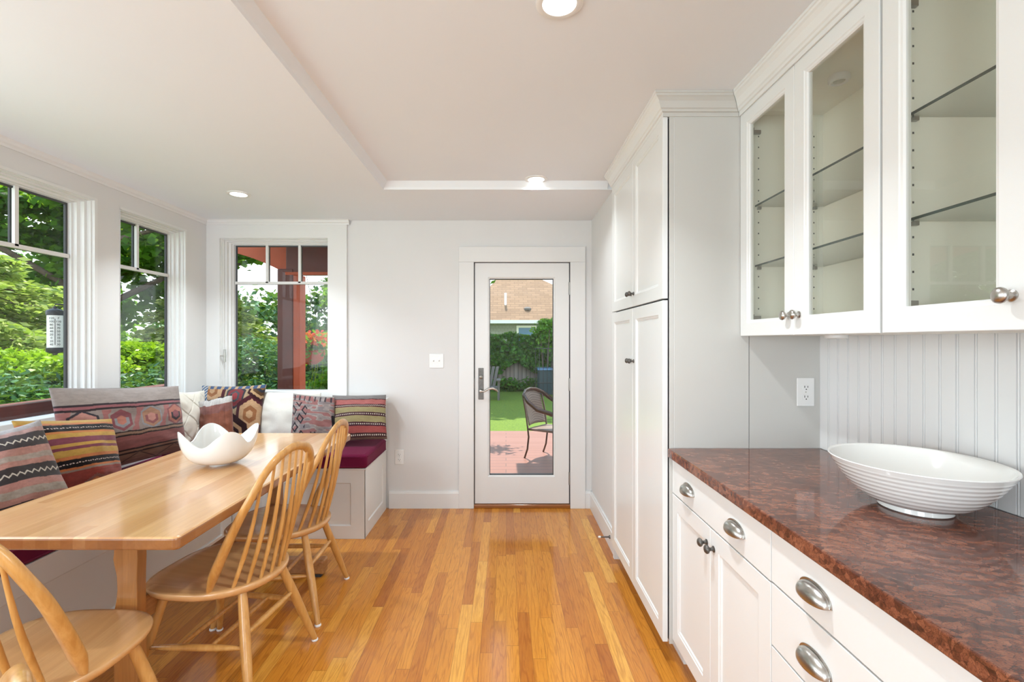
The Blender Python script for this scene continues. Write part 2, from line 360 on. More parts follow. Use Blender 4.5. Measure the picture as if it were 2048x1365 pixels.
M['redwood'] = simple('red_stained_timber', (0.30, 0.055, 0.028), 0.55, var=0.12, vs=8)
M['brownwood'] = simple('brown_stained_timber', (0.11, 0.022, 0.014), 0.5, var=0.15, vs=8)
M['orange'] = simple('orange_basket_and_sunlit_timber', (0.45, 0.075, 0.022), 0.6, var=0.1, vs=8)  # sunlit look put into the timber colour; the basket shares it
def mat_grass():
    m, t, b = new_mat('lawn_grass'); v = coords(t); n = noise(t, v, 30, 5, 0.7); n2 = noise(t, v, 1.2, 3)
    t.links.new(mixc(t, math_n(t, 'MULTIPLY', n2, 0.4), ramp(t, n, [(0.3, (0.03, 0.085, 0.004)), (0.55, (0.10, 0.18, 0.006)), (0.8, (0.20, 0.27, 0.018))]), (0.15, 0.21, 0.006)), b.inputs['Base Color'])
    b.inputs['Roughness'].default_value = 0.9; bump(t, b, n, 0.8, 0.03); return m
M['grass'] = mat_grass()
def mat_brick(name, c1, c2, mortar, bw, rh, ms, offset=0.5, rough=0.8, axes='XY', bmp=0.3):
    m, t, b = new_mat(name); c = N(t, 'ShaderNodeTexCoord'); s = N(t, 'ShaderNodeSeparateXYZ'); t.links.new(c.outputs['Object'], s.inputs[0])
    g = N(t, 'ShaderNodeCombineXYZ'); t.links.new(s.outputs['XYZ'.index(axes[0])], g.inputs[0]); t.links.new(s.outputs['XYZ'.index(axes[1])], g.inputs[1])
    br = N(t, 'ShaderNodeTexBrick', offset=offset); br.inputs['Scale'].default_value = 1; br.inputs['Brick Width'].default_value = bw; br.inputs['Row Height'].default_value = rh
    br.inputs['Mortar Size'].default_value = ms; br.inputs['Mortar Smooth'].default_value = 0.0
    for k_, v_ in (('Color1', c1), ('Color2', c2), ('Mortar', mortar)): br.inputs[k_].default_value = (*v_, 1)
    t.links.new(g.outputs[0], br.inputs['Vector']); t.links.new(br.outputs['Color'], b.inputs['Base Color']); b.inputs['Roughness'].default_value = rough
    bump(t, b, br.outputs['Fac'], -bmp, 0.01); return m
M['deck'] = mat_brick('red_stained_deck', (0.20, 0.078, 0.052), (0.235, 0.10, 0.072), (0.06, 0.03, 0.025), 3.6, 0.14, 0.004, 0.4, 0.45)
M['roof'] = mat_brick('tan_roof_shingles', (0.21, 0.125, 0.068), (0.27, 0.165, 0.092), (0.17, 0.10, 0.055), 0.5, 0.17, 0.014, 0.5, 0.9)
M['siding'] = mat_brick('grey_shingle_siding', (0.30, 0.31, 0.28), (0.34, 0.35, 0.31), (0.20, 0.20, 0.18), 0.2, 0.16, 0.006, 0.5, 0.8, 'XZ')
M['fence'] = mat_brick('weathered_fence_boards', (0.26, 0.22, 0.19), (0.34, 0.30, 0.26), (0.08, 0.07, 0.06), 5.0, 0.14, 0.01, 0.5, 0.9, 'ZX')
def mat_weave():
    m, t, b = new_mat('brown_resin_weave'); v = coords(t); c = N(t, 'ShaderNodeTexChecker'); c.inputs['Scale'].default_value = 90
    c.inputs['Color1'].default_value = (0.28, 0.21, 0.17, 1); c.inputs['Color2'].default_value = (0.08, 0.055, 0.045, 1); t.links.new(v, c.inputs['Vector'])
    t.links.new(c.outputs[0], b.inputs['Base Color']); b.inputs['Roughness'].default_value = 0.5; return m
M['weave'] = mat_weave()
M['bronze'] = simple('dark_bronze_tube', (0.10, 0.07, 0.06), 0.25, 0.6)
M['bluewin'] = simple('blue_reflecting_pane', (0.12, 0.24, 0.42), 0.15)
M['bin'] = simple('dark_teal_bin', (0.02, 0.05, 0.06), 0.5)
M['greytimber'] = simple('grey_timber', (0.13, 0.115, 0.10), 0.8)
def mat_emit(name, col, st):
    m, t, b = new_mat(name); b.inputs['Emission Color'].default_value = (*col, 1); b.inputs['Emission Strength'].default_value = st; b.inputs['Base Color'].default_value = (0.9, 0.9, 0.9, 1); return m
M['lamp'] = mat_emit('lit_lens', (1.0, 0.97, 0.92), 6.0)

# ------------------------------------------------------------------ key planes
XL, YB, XR, XC = -2.44, 3.885, 1.335, 0.70     # left wall, back wall, right wall, chase wall
YR = -3.2                                        # wall behind the camera
ZS, ZC = 2.352, 2.40                            # lower ceiling, tray ceiling
def mL(a, b, d): return (XL - d, a, b)           # left wall: a = Y
def mB(a, b, d): return (a, YB + d, b)           # back wall: a = X
TH = 0.16
def wall_with_holes(name, mp, a0, a1, z0, z1, holes, mat, th=TH, d0=0.0):
    mb = MB(); cur = a0
    def bx(p0, p1, q0, q1):
        if p1 - p0 < 1e-5 or q1 - q0 < 1e-5: return
        mb.prism([(p0, q0), (p1, q0), (p1, q1), (p0, q1)], mp, d0, th)
    for h0, h1, b0, b1 in sorted(holes):
        bx(cur, h0, z0, z1); bx(h0, h1, z0, b0); bx(h0, h1, b1, z1); cur = h1
    bx(cur, a1, z0, z1); return struct(mb.build(name, mat))
WA = (0.90, 2.82, 0.93, 2.203); WB = (3.0, 3.615, 0.93, 2.203); WD = (-1.6, 0.45, 0.93, 2.203); WC = (-2.331, -1.452, 0.93, 2.204)
DR = (-0.262, 0.524, 0.0, 2.010)
# floor, walls
struct(MB().box(XL - .1, XR + .1, YR - .1, YB + .16, -0.1, 0).build('floor', M['floor']))
wall_with_holes('wall_left', mL, YR - .1, YB + TH, 0, 2.6, [WD, WA, WB], M['wall'])
wall_with_holes('wall_back', mB, XL, XC + .02, 0, 2.6, [WC, DR], M['wall'])
wall_with_holes('wall_right', lambda a, b, d: (XR + d, a, b), YR - .1, 2.97, 0, 2.6, [(-2.8, -1.4, .5, 1.8)], M['wall'], th=.12)  # the hole is made up for the low right fill lamp
struct(MB().box(XC, XR + .12, 2.97, YB + TH, 0, 2.6).build('wall_chase', M['wall']))
wall_with_holes('wall_rear', lambda a, b, d: (a, YR - d, b), XL, XR, 0, 2.6, [(-2.3, -.6, .35, 2.2)], M['wall'])  # the hole is made up for the rear fill uplight
# ceiling: lower ceiling left and back, raised tray over the cabinets
cb = MB(); cb.box(XL - .02, -0.80, YR - .1, YB + TH, ZS, 2.56); cb.box(-0.80, XR + .1, 3.095, YB + TH, ZS, 2.56); cb.box(-0.80, XR + .1, YR - .1, 3.095, ZC, 2.56)
struct(cb.build('ceiling', M['ceiling']))
# cove along the tray step
prof = [(0, ZS), (0.004, ZS), (0.010, ZS + .014), (0.026, ZS + .036), (0.034, ZC), (0, ZC)]
tm = MB(); tm.prism(prof, lambda a, b, d: (-0.80 + a, d, b), YR, 3.095)
tm.prism(prof, lambda a, b, d: (d, 3.095 - a, b), -0.80, 0.66); struct(tm.build('trim_1', M['ceiling']))
# crown on left wall and window bay
cp = [(0, ZS - .040), (0.006, ZS - .040), (0.008, ZS - .028), (0.016, ZS - .020), (0.020, ZS - .008), (0.028, ZS), (0, ZS)]
tm = MB(); tm.prism(cp, lambda a, b, d: (XL + a, d, b), YR, YB); tm.prism(cp, lambda a, b, d: (d, YB - .018 - a, b), XL, -1.275); struct(tm.build('trim_2', M['trim']))
# shallow board around the back window
wall_with_holes('trim_3', mB, XL, -1.297, 0.0, ZS, [WC], M['trim'], th=0.0, d0=-0.018)
# door casing
tm = MB()
tm.box(-0.384, -0.262, YB - .022, YB, 0, 2.010); tm.box(0.524, 0.646, YB - .022, YB, 0, 2.010); tm.box(-0.384, 0.646, YB - .024, YB, 2.010, 2.135)
struct(tm.build('trim_4', M['trim'], bevel=.003))
# baseboards
def bb(name, mp, a0, a1):
    pr = [(0, 0), (.016, 0), (.016, .122), (.012, .127), (.010, .139), (0, .139)]
    return struct(MB().prism(pr, lambda a, b, d: mp(d, b, -a), a0, a1).build(name, M['trim']))
bb('baseboard_back', mB, -0.955, -0.384); bb('baseboard_back_right', mB, 0.646, XC)
bb('baseboard_right', lambda a, b, d: (XC + d, a, b), 3.0, YB)
struct(MB().box(XC - .024, XC, 2.972, 3.0, 0, .145).build('trim_5', M['trim']))
# threshold
struct(MB().box(DR[0], DR[1], YB - .012, YB + .10, 0, .030).build('trim_6', M['thresh'], bevel=.006))

# ------------------------------------------------------------------ windows
def window(n, mp, rect, near_l, bars_v, bar_h, org):
    """near_l: inset on the side hidden behind the wall edge; stepped jambs on the other sides"""
    root = bpy.data.objects.new('window_%d' % n, None); COL.objects.link(root); root.location = org; struct(root); ORG[root.name] = Vector(org)
    st = [(0, -.004), (.006, -.004), (.006, .012), (.014, .012), (.014, .034), (.030, .034), (.030, .058), (.046, .062), (.046, .082), (.058, .082), (.058, .10), (.064, .10)]
    l, r = near_l
    loops = [((i * l, i * r, i * .4, i * .6), d) for i, d in st]
    loops[0] = ((-.012 * l if l > .5 else 0, -.012 * r if r > .5 else 0, 0, -.012), -.004)
    P(MB().rings(mp, rect, loops), 'window_frame', M['trim'], root)
    k = .064; g = (k * l, k * r, k * .4, k * .6)
    # dark gasket ring around the pane
    q = .010
    P(MB().rings(mp, rect, [(g, .097), ((g[0] + q, g[1] + q, g[2] + .004, g[3] + q), .099), ((g[0] + q, g[1] + q, g[2] + .004, g[3] + q), .112)]), 'gasket', M['gasket'], root)
    a0, a1, b0, b1 = rect; a0 += g[0]; a1 -= g[1]; b0 += g[2]; b1 -= g[3]
    mb = MB(); mb.prism([(a0, b0), (a1, b0), (a1, b1), (a0, b1)], mp, .108, .113); P(mb, 'glass_pane', M['glass'], root)
    mb = MB()
    mb.prism([(a0, bar_h - .011), (a1, bar_h - .011), (a1, bar_h + .011), (a0, bar_h + .011)], mp, .088, .105)
    for c in bars_v: mb.prism([(c - .010, bar_h), (c + .010, bar_h), (c + .010, b1 + .004), (c - .010, b1 + .004)], mp, .088, .105)
    P(mb, 'muntin', M['trim'], root)
    mb = MB()
    mb.prism([(a0, bar_h - .011), (a1, bar_h - .011), (a1, bar_h + .011), (a0, bar_h + .011)], mp, .115, .125)
    for c in bars_v: mb.prism([(c - .010, bar_h), (c + .010, bar_h), (c + .010, b1 + .004), (c - .010, b1 + .004)], mp, .115, .125)
    P(mb, 'outer_muntin', M['gasket'], root)
    mb = MB(); mb.prism([(rect[0], b0 - .03), (rect[1], b0 - .03), (rect[1], b0 + .004), (rect[0], b0 + .004)], mp, -.012, .10); P(mb, 'window_sill', M['trim'], root, bevel=.004)
    return root
w1 = window(1, mL, WA, (1, 1.12), [1.294, 1.584, 1.875, 2.165, 2.455], 1.857, (XL - .1, 1.86, .93))
w2 = window(2, mL, WB, (.25, .9), [3.262], 1.857, (XL - .1, 3.3, .93))
w3 = window(3, mB, WC, (1, .05), [-2.0, -1.728], 1.852, (-1.89, YB + .1, .93))
w4 = window(4, mL, WD, (1, 1), [-1.25, -.92, -.58, -.23, .12], 1.857, (XL - .1, -.6, .93))  # unseen window put in behind the camera for more light
# casement latch on left jamb of the back window and on window 2
for root, loc in ((w3, pt(449, 712, Y=YB - .012)), ):
    mb = MB().box(loc.x - .008, loc.x + .004, loc.y - .004, loc.y + .012, loc.z - .05, loc.z + .055); mb.box(loc.x - .03, loc.x + .01, loc.y - .014, loc.y - .004, loc.z - .006, loc.z + .006)
    P(mb, 'latch', M['nickel'], root, bevel=.002)

# ------------------------------------------------------------------ glazed door
door = bpy.data.objects.new('door_1', None); COL.objects.link(door); door.location = (.13, YB + .02, 0); struct(door)
D0, D1 = -0.2536, 0.5154; rect = (D0, D1, 0.037, 2.004); st = (0.118, 0.126, 0.229, 0.127)
def inn(k): return tuple(x + k for x in st)
mdoor = lambda a, b, d: (a, YB + d, b)
P(MB().rings(mdoor, rect, [(0, .045), (0, .0), (inn(-.012), .0), (inn(-.008), .006), (inn(0), .010), (inn(0), .05)]), 'door_slab', M['trim'], door)
P(MB().rings(mdoor, rect, [(inn(-.001), .012), (inn(.005), .012), (inn(.005), .045)]), 'gasket', M['gasket'], door)
a0, a1, b0, b1 = D0 + st[0], D1 - st[1], .037 + st[2], 2.004 - st[3]
P(MB().prism([(a0, b0), (a1, b0), (a1, b1), (a0, b1)], mdoor, .022, .027), 'glass_pane', M['glass'], door)
# dark jamb lining, coloured to read as the shadow gap round the slab
P(MB().rings(mdoor, DR, [(0, -.001), (.004, .0), (.004, .05), (.004, .10)]), 'jamb_shadow_gap', M['gasket'], door)
hp = pt(962, 767, Y=YB)
mb = MB().box(hp.x - .0215, hp.x + .0215, YB - .006, YB, pt(0, 799, Y=YB).z, pt(0, 736, Y=YB).z); plate = P(mb, 'handle_plate', M['pewter'], door, bevel=.002)
z1 = pt(0, 754, Y=YB).z; z2 = pt(0, 781, Y=YB).z
P(MB().lathe([(.014, 0), (.015, .012), (.011, .018), (0, .02)], (hp.x, YB - .006, z1), '-Y', 20), 'lock_button', M['nickel'], door, smooth=True)
mb = MB().lathe([(.013, 0), (.013, .02), (.010, .05), (0, .052)], (hp.x, YB - .006, z2), '-Y', 20)
mb.tube([(hp.x, YB - .05, z2), (hp.x + .03, YB - .052, z2 - .002), (hp.x + .06, YB - .054, z2 + .018), (hp.x + .095, YB - .055, z2 + .024), (hp.x + .125, YB - .054, z2 + .012), (hp.x + .14, YB - .05, z2 - .006)], [.008, .007, .0085, .0095, .009, .004], 12)
P(mb, 'lever', M['nickel'], door, smooth=True)
for zz in (577, 769, 957):
    z = pt(0, zz, Y=YB).z; mb = MB().tube([(D1 + .006, YB - .008, z - .05), (D1 + .006, YB - .008, z + .05)], .007, 10); mb.box(D1 - .004, D1 + .012, YB - .003, YB + .001, z - .052, z + .052)
    P(mb, 'hinge', M['steel'], door)
P(MB().box(D0 - .012, D0 - .002, YB - .004, YB + .004, pt(0, 778, Y=YB).z, pt(0, 757, Y=YB).z), 'strike_plate', M['pewter'], door)

# ------------------------------------------------------------------ wall plates
def outlet(name, c, mp, label, duplex=True):
    t = empty(name, mp(*c, 0), label, 'outlet' if duplex else 'light switch'); ca, cb_ = c
    w, h = (.0365, .060) if duplex else (.0585, .058)
    def pl(a, b): return [(ca - a, cb_ - b), (ca + a, cb_ - b), (ca + a, cb_ + b), (ca - a, cb_ + b)]
    P(MB().prism(pl(w, h), mp, -.006, 0.0), 'cover_plate', M['plate'], t, bevel=.003)
    if duplex:
        for s in (1, -1):
            cz = cb_ + s * .0205; pts = [(ca + .017 * math.cos(q), cz + max(-.0135, min(.0135, .018 * math.sin(q)))) for q in [2 * PI * k / 20 for k in range(20)]]
            f = P(MB().prism(pts, mp, -.0085, -.006), 'socket', M['plate'], t)
            sl = MB()
            for dx, hh in ((-.0065, .0045), (.0065, .0038)): sl.prism([(ca + dx - .0012, cz + .002 - hh), (ca + dx + .0012, cz + .002 - hh), (ca + dx + .0012, cz + .002 + hh), (ca + dx - .0012, cz + .002 + hh)], mp, -.0089, -.008)
            sl.prism([(ca + .0026 * math.cos(q), cz - .0085 + .0026 * math.sin(q)) for q in [2 * PI * k / 10 for k in range(10)]], mp, -.0089, -.008)
            P(sl, 'slots', M['slot'], f)
        P(MB().prism([(ca + .003 * math.cos(q), cb_ + .003 * math.sin(q)) for q in [2 * PI * k / 10 for k in range(10)]], mp, -.0068, -.006), 'screw', M['nickel'], t)
    else:
        for dx in (-.023, .023):
            mb = MB(); a, b = ca + dx, cb_
            mb.prism([(a - .005, b - .012), (a + .005, b - .012), (a + .005, b + .012), (a - .005, b + .012)], mp, -.0075, -.006)
            mb.add([mp(a - .004, b - .004, -.0075), mp(a + .004, b - .004, -.0075), mp(a + .004, b + .006, -.0075), mp(a - .004, b + .006, -.0075),
                    mp(a - .003, b + .004, -.019), mp(a + .003, b + .004, -.019), mp(a + .003, b + .009, -.019), mp(a - .003, b + .009, -.019)],
                   [(0, 1, 5, 4), (1, 2, 6, 5), (2, 3, 7, 6), (3, 0, 4, 7), (4, 5, 6, 7)])
            P(mb, 'toggle', M['plate'], t)
            for s in (.030, -.030): P(MB().prism([(a + .003 * math.cos(q), b + s + .003 * math.sin(q)) for q in [2 * PI * k / 10 for k in range(10)]], mp, -.0068, -.006), 'screw', M['nickel'], t)
    return t
q = pt(873, 722, Y=YB); outlet('light_switch', (q.x, q.z), mB, 'white double toggle light switch on the wall left of the glass door', False)
q = pt(799, 914, Y=YB); outlet('electrical_outlet', (q.x, q.z), mB, 'white wall outlet low on the back wall beside the window bench')

# ------------------------------------------------------------------ cabinet parts
def mR(xf): return lambda a, b, d: (xf + d, a, b)          # door front at x = xf facing -X, a = Y
def knob(parent, y, z, xf, r=.0165):
    mb = MB().lathe([(r * .72, 0), (r * .72, .002), (r * .45, .004), (r * .36, .010), (r * .42, .015), (r * .85, .019), (r, .023), (r * .96, .027), (r * .7, .031), (r * .3, .033), (0, .0332)], (xf, y, z), '-X', 24)
    return P(mb, 'knob', M['nickel' if r > .0155 else 'pewter'], parent, smooth=True)
def panel_door(name, parent, y0, y1, z0, z1, xf, th=.021, stile=.062, glass=False, mat='cab'):
    loops = [(0, th), (0, .0015), (.0015, 0), (stile, 0), (stile + .003, .003), (stile + .009, .004), (stile + .013, .0085)]
    if glass: loops += [(stile + .013, th), (0.0, th)]
    o = P(MB().rings(mR(xf), (y0, y1, z0, z1), loops, close=not glass), name, M[mat], parent)
    return o
def cup_pull(parent, y, z, xf, w=.052, h=.026, d=.027):
    mb = MB(); vs = []; na, nb = 28, 12
    for i in range(na + 1):
        A = PI * i / na
        for j in range(nb + 1):
            B = (PI * 0.56) * j / nb; vs.append((xf - .002 - d * math.sin(A) ** .8 * math.sin(B), y + w * math.cos(A), z - .008 + h * (math.sin(A) ** .8) * math.cos(B) * 1.15))
    mb.add(vs, [(i * (nb + 1) + j, (i + 1) * (nb + 1) + j, (i + 1) * (nb + 1) + j + 1, i * (nb + 1) + j + 1) for i in range(na) for j in range(nb)])
    # flange
    pl = []
    for i in range(na + 1):
        A = PI * i / na; pl.append((y + (w + .005) * math.cos(A), z - .008 + (h * 1.15 + .005) * math.sin(A) ** .8))
    o = P(mb, 'cup_pull', M['nickel'], parent, smooth=True, solid=.0018)
    mb = MB().prism(pl, mR(xf), -.0025, 0); P(mb, 'flange', M['nickel'], o, bevel=.0008); return o
def crown_prof():
    return [(0, 2.312), (.005, 2.312), (.005, 2.328), (.012, 2.330), (.015, 2.338), (.020, 2.342), (.024, 2.352), (.030, 2.366), (.040, 2.377), (.046, 2.381), (.048, 2.388), (.052, 2.390), (.052, 2.3995), (0, 2.3995)]

# ---- tall pantry
Y0, Y1 = 2.004, 2.970; XD = .662; XCAR = .690
pan = empty('pantry_cabinet', ((XCAR + XR) / 2, (Y0 + Y1) / 2, 0), 'tall white pantry cabinet with four panelled doors reaching the ceiling', 'cabinet')
mb = MB().box(XCAR, XR - .002, Y0, Y1 - .002, .09, 2.3995); mb.box(XCAR + .06, XR - .002, Y0, Y1 - .002, 0, .09); P(mb, 'carcass', M['cab'], pan, bevel=.001)
P(MB().box(XCAR - .0015, XCAR + .018, Y0 - .0018, Y0 + .004, .088, 2.318), 'end_stile', M['cab_shaded'], pan, bevel=.001)
mb = MB().box(XCAR + .0205, 1.0235, Y0 - .0015, Y0 + .002, .914, 2.318); mb.box(1.0262, XR - .002, Y0 - .0015, Y0 + .002, .914, 2.318); P(mb, 'end_panel', M['cab_shaded'], pan)
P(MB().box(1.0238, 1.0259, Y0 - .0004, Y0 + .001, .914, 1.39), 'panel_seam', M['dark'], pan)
P(MB().box(XCAR - .0008, XCAR, Y0, Y1, .1, 2.31), 'gap_shade_sheet', M['gasket'], pan)  # dark sheet paints shadow into the gaps round the doors
ym = (Y0 + Y1) / 2 + .0
for (za, zb, zk) in ((.095, 1.538, 1.262), (1.546, 2.322, 1.612)):
    for (ya, yb, yk) in ((Y0 + .003, ym - .0015, ym - .025), (ym + .0015, Y1 - .003, ym + .025)):
        dd = panel_door('door', pan, ya, yb, za, zb, XD, stile=.058); knob(dd, yk, zk, XD, .0135)
mb = MB().prism(crown_prof(), lambda a, b, d: (XD + .004 - a, (Y0 - a) * (1 - d) + Y1 * d, b), 0, 1)
P(mb, 'crown_molding', M['cab'], pan)
mb = MB().prism(crown_prof(), lambda a, b, d: ((XD + .0045 - a) * (1 - d) + (.9845 - a) * d, Y0 - a, b), 0, 1)
P(mb, 'crown_return', M['cab_shaded'], pan)

# ---- glazed wall cabinets
XU = .987
def wall_cabinet(name, label, y0, y1, knobs_mid=True, puck=True):
    t = empty(name, ((XU + XR) / 2, (y0 + y1) / 2, 1.387), label, 'cabinet', None)
    xb = XU + .022; mb = MB()
    mb.box(xb, XR - .001, y0 + .001, y0 + .019, 1.387, 2.39); mb.box(xb, XR - .001, y1 - .019, y1 - .001, 1.387, 2.39)
    mb.box(xb, XR - .001, y0 + .019, y1 - .019, 1.387, 1.405); mb.box(xb, XR - .001, y0 + .019, y1 - .019, 2.31, 2.39); mb.box(XR - .012, XR - .001, y0 + .019, y1 - .019, 1.405, 2.31)
    # drilled shelf-pin holes
    mb.cur = 1
    for ys, sg in ((y0 + .0192, 1), (y1 - .0192, -1)):
        for xx in (xb + .045, XR - .05):
            for k in range(17):
                z = 1.50 + k * .045; mb.box(xx - .0022, xx + .0022, ys, ys + sg * .0006, z - .0028, z + .0028)
            for z in (1.455, 2.235): mb.box(xx - .0145, xx - .0055, ys, ys + sg * .0008, z - .0055, z + .0055)
    P(mb, 'carcass', [M['cab_in'], M['slot']], t)
    mm = (y0 + y1) / 2
    for (ya, yb, yk) in ((y0 + .002, mm - .001, mm - (.028 if puck else .036)), (mm + .001, y1 - .002, mm + .028)):
        dd = panel_door('glass_door', t, ya, yb, 1.387, 2.316, XU, stile=.052, glass=True)
        P(MB().box(XU + .011, XU + .015, ya + .055, yb - .055, 1.387 + .055, 2.316 - .055), 'glass_pane', M['cabglass'], dd)
        knob(dd, yk, 1.455, XU, .0165)
    for zs in (1.675, 1.925) if puck else (1.675, 1.945):
        mb = MB(); mb.box(xb + .03, XR - .014, y0 + .022, y1 - .022, zs, zs + .006)
        mb2 = MB(); mb2.box(xb + .0285, xb + .030, y0 + .022, y1 - .022, zs - .0005, zs + .0065)
        sh = P(mb, 'glass_shelf', M['shelfglass'], t); P(mb2, 'front_edge', M['shelfedge'], sh)
        for ys in (y0 + .019, y1 - .031):
            for xx in (xb + .038, XR - .056): P(MB().box(xx, xx + .014, ys, ys + .012, zs - .012, zs - .0005), 'shelf_clip', M['steel'], t, bevel=.001)
    for ys, sg in ((y0 + .019, 1), (y1 - .019, -1)):
        for z in (1.462, 2.235):
            mb = MB().box(xb, xb + .05, ys, ys + sg * .012, z - .008, z + .008); mb.box(xb - .006, xb + .018, ys, ys + sg * .020, z - .014, z + .014)
            P(mb, 'cabinet_hinge', M['steel'], t, bevel=.001)
    if puck:
        px_, py_ = 1.187, mm + .065
        mb = MB().lathe([(.034, 0), (.034, -.016), (.030, -.022), (.024, -.022), (.022, -.018), (0, -.018)], (px_, py_, 2.31), 'Z', 28); pk = P(mb, 'puck_light', M['plate'], t, smooth=True)
        P(MB().lathe([(.020, -.0175), (.012, -.021), (0, -.022)], (px_, py_, 2.31), 'Z', 20), 'lens', M['nickel'], pk, smooth=True)
    mb = MB().lathe([(.036, 0), (.036, -.010), (.030, -.013), (0, -.013)], (1.18, mm + .07, 1.387), 'Z', 28); P(mb, 'under_cabinet_light', M['plate'], t, smooth=True)
    mb = MB().prism(crown_prof(), lambda a, b, d: (XU - .002 - a, y0 * (1 - d) + (y1 - (a if y1 > 2 else 0)) * d, b), 0, 1); mb.box(XU + .0, XR - .001, y0, y1, 2.39, 2.3995); P(mb, 'crown_molding', M['cab'], t)
    return t
wall_cabinet('glass_wall_cabinet', 'white wall cabinet with two glass doors meeting the tall pantry cabinet', 1.254, 2.002)
wall_cabinet('glass_wall_cabinet', 'nearest white glass-door wall cabinet, cut by the right edge of the photo', .548, 1.249, puck=False)

# ---- base cabinets
XB = .700
def base_carcass(t, y0, y1):
    mb = MB().box(XB + .022, XR - .001, y0 + .0005, y1 - .0005, .105, .876); mb.box(XB + .09, XR - .001, y0 + .0005, y1 - .0005, 0, .105); P(mb, 'carcass', M['cab'], t)
    P(MB().box(XB + .0205, XB + .0218, y0 + .004, y1 - .004, .11, .872), 'gap_shade_sheet', M['gasket'], t)  # dark sheet colours the gaps between fronts as if shadowed
def drawer(t, y0, y1, z0, z1, pulls, name='drawer'):
    o = P(MB().box(XB, XB + .020, y0, y1, z0, z1), name, M['cab'], t, bevel=.0015)
    for yp in pulls: cup_pull(o, yp, (z0 + z1) / 2 - .008 if z1 - z0 < .17 else z1 - .075, XB)
    return o
b1_ = empty('base_cabinet', ((XB + XR) / 2, 1.63, 0), 'white base cabinet with one wide drawer over two panelled doors', 'cabinet')
base_carcass(b1_, 1.2555, 2.002)
drawer(b1_, 1.2565, 1.999, .730, .872, (1.446, 1.82))
for ya, yb, yk in ((1.2565, 1.6265, 1.6), (1.6295, 1.999, 1.656)):
    dd = panel_door('door', b1_, ya, yb, .112, .725, XB, stile=.060); knob(dd, yk, .664, XB, .0150)
b2_ = empty('base_cabinet', ((XB + XR) / 2, .88, 0), 'white base cabinet with a stack of wide drawers, nearest the camera', 'cabinet')
base_carcass(b2_, .50, 1.2545)
for z0, z1 in ((.733, .872), (.567, .728), (.342, .562), (.112, .337)): drawer(b2_, .502, 1.2525, z0, z1, (.69, 1.075))
# countertop
ct = MB().box(.681, XR - .0155, -1.2, 2.0015, .8765, .914); ctop = ct.build('countertop', M['granite'], bevel=.004)
tag(ctop, 'long polished red-brown granite countertop over the white base cabinets', 'countertop')
# beadboard backsplash
mb = MB(); y = 2.002
pr = []
yy = 2.002; first = .052; edges = [yy]
prof_pts = [(XR - .012, 2.002)]
y = 2.002 - first
while y > -1.2:
    prof_pts += [(XR - .012, y + .004), (XR - .0065, y + .0028), (XR - .0065, y + .0022), (XR - .0118, y + .0005), (XR - .0124, y - .0015), (XR - .0118, y - .0035), (XR - .0065, y - .0052), (XR - .0065, y - .0058), (XR - .012, y - .007)]
    y -= .0555
prof_pts += [(XR - .012, -1.2), (XR, -1.2), (XR, 2.002)]
n_ = len(prof_pts); mb = MB()
for i in range(n_ - 1):
    (xa, ya), (xb2, yb2) = prof_pts[i], prof_pts[i + 1]; mb.add([(xa, ya, .9145), (xb2, yb2, .9145), (xb2, yb2, 1.388), (xa, ya, 1.388)], [(0, 1, 2, 3)])
struct(mb.build('trim_7', M['trim']))
q = pt(1610, 784, Y=Y0 - .0015); outlet('electrical_outlet', (q.x, q.z), lambda a, b, d: (a, Y0 - .0015 + d, b), 'white wall outlet above the granite counter beside the beadboard')
# low door stop
ds = empty('door_stop', (XC - .016, 3.12, .078), 'thin metal spring door stop with white tip on the low baseboard', 'door stop')
P(MB().lathe([(.012, 0), (.011, .006), (.005, .010), (.004, .062)], (XC - .016, 3.12, .078), '-X', 14), 'spring', M['pewter'], ds, smooth=True)
P(MB().lathe([(.0065, .062), (.0075, .070), (.006, .078), (0, .079)], (XC - .016, 3.12, .078), '-X', 14), 'tip', M['plate'], ds, smooth=True)

# ------------------------------------------------------------------ recessed lights
def downlight(loc, label, power, spread=115):
    t = empty('recessed_light', loc, label, 'ceiling light', 'recessed ceiling lights'); x, y, z = loc
    P(MB().lathe([(.072, 0), (.072, -.004), (.066, -.007), (.052, -.006), (.051, .0)], loc, 'Z', 40), 'trim_ring', M['plate'], t, smooth=True)
    P(MB().lathe([(.0515, -.0035), (0, -.0036)], loc, 'Z', 40), 'lens', M['lamp'], t)
    d = bpy.data.lights.new('downlight_lamp', 'AREA'); d.shape = 'DISK'; d.size = .09; d.energy = power * 1.2; d.color = (.86, .95, 1.0); d.spread = math.radians(spread)
    o = bpy.data.objects.new('lamp', d); COL.objects.link(o); o.parent = t; o.location = (0, 0, -.012)
downlight((-1.79, 3.18, ZS), 'round recessed ceiling light lit white above the window bench', 9)
downlight((.192, 3.03, ZC), 'round recessed ceiling light lit white in front of the glass door', 4.0, 135)
downlight((.163, 1.45, ZC), 'large lit recessed ceiling light cut by the top edge of the photo', 9)

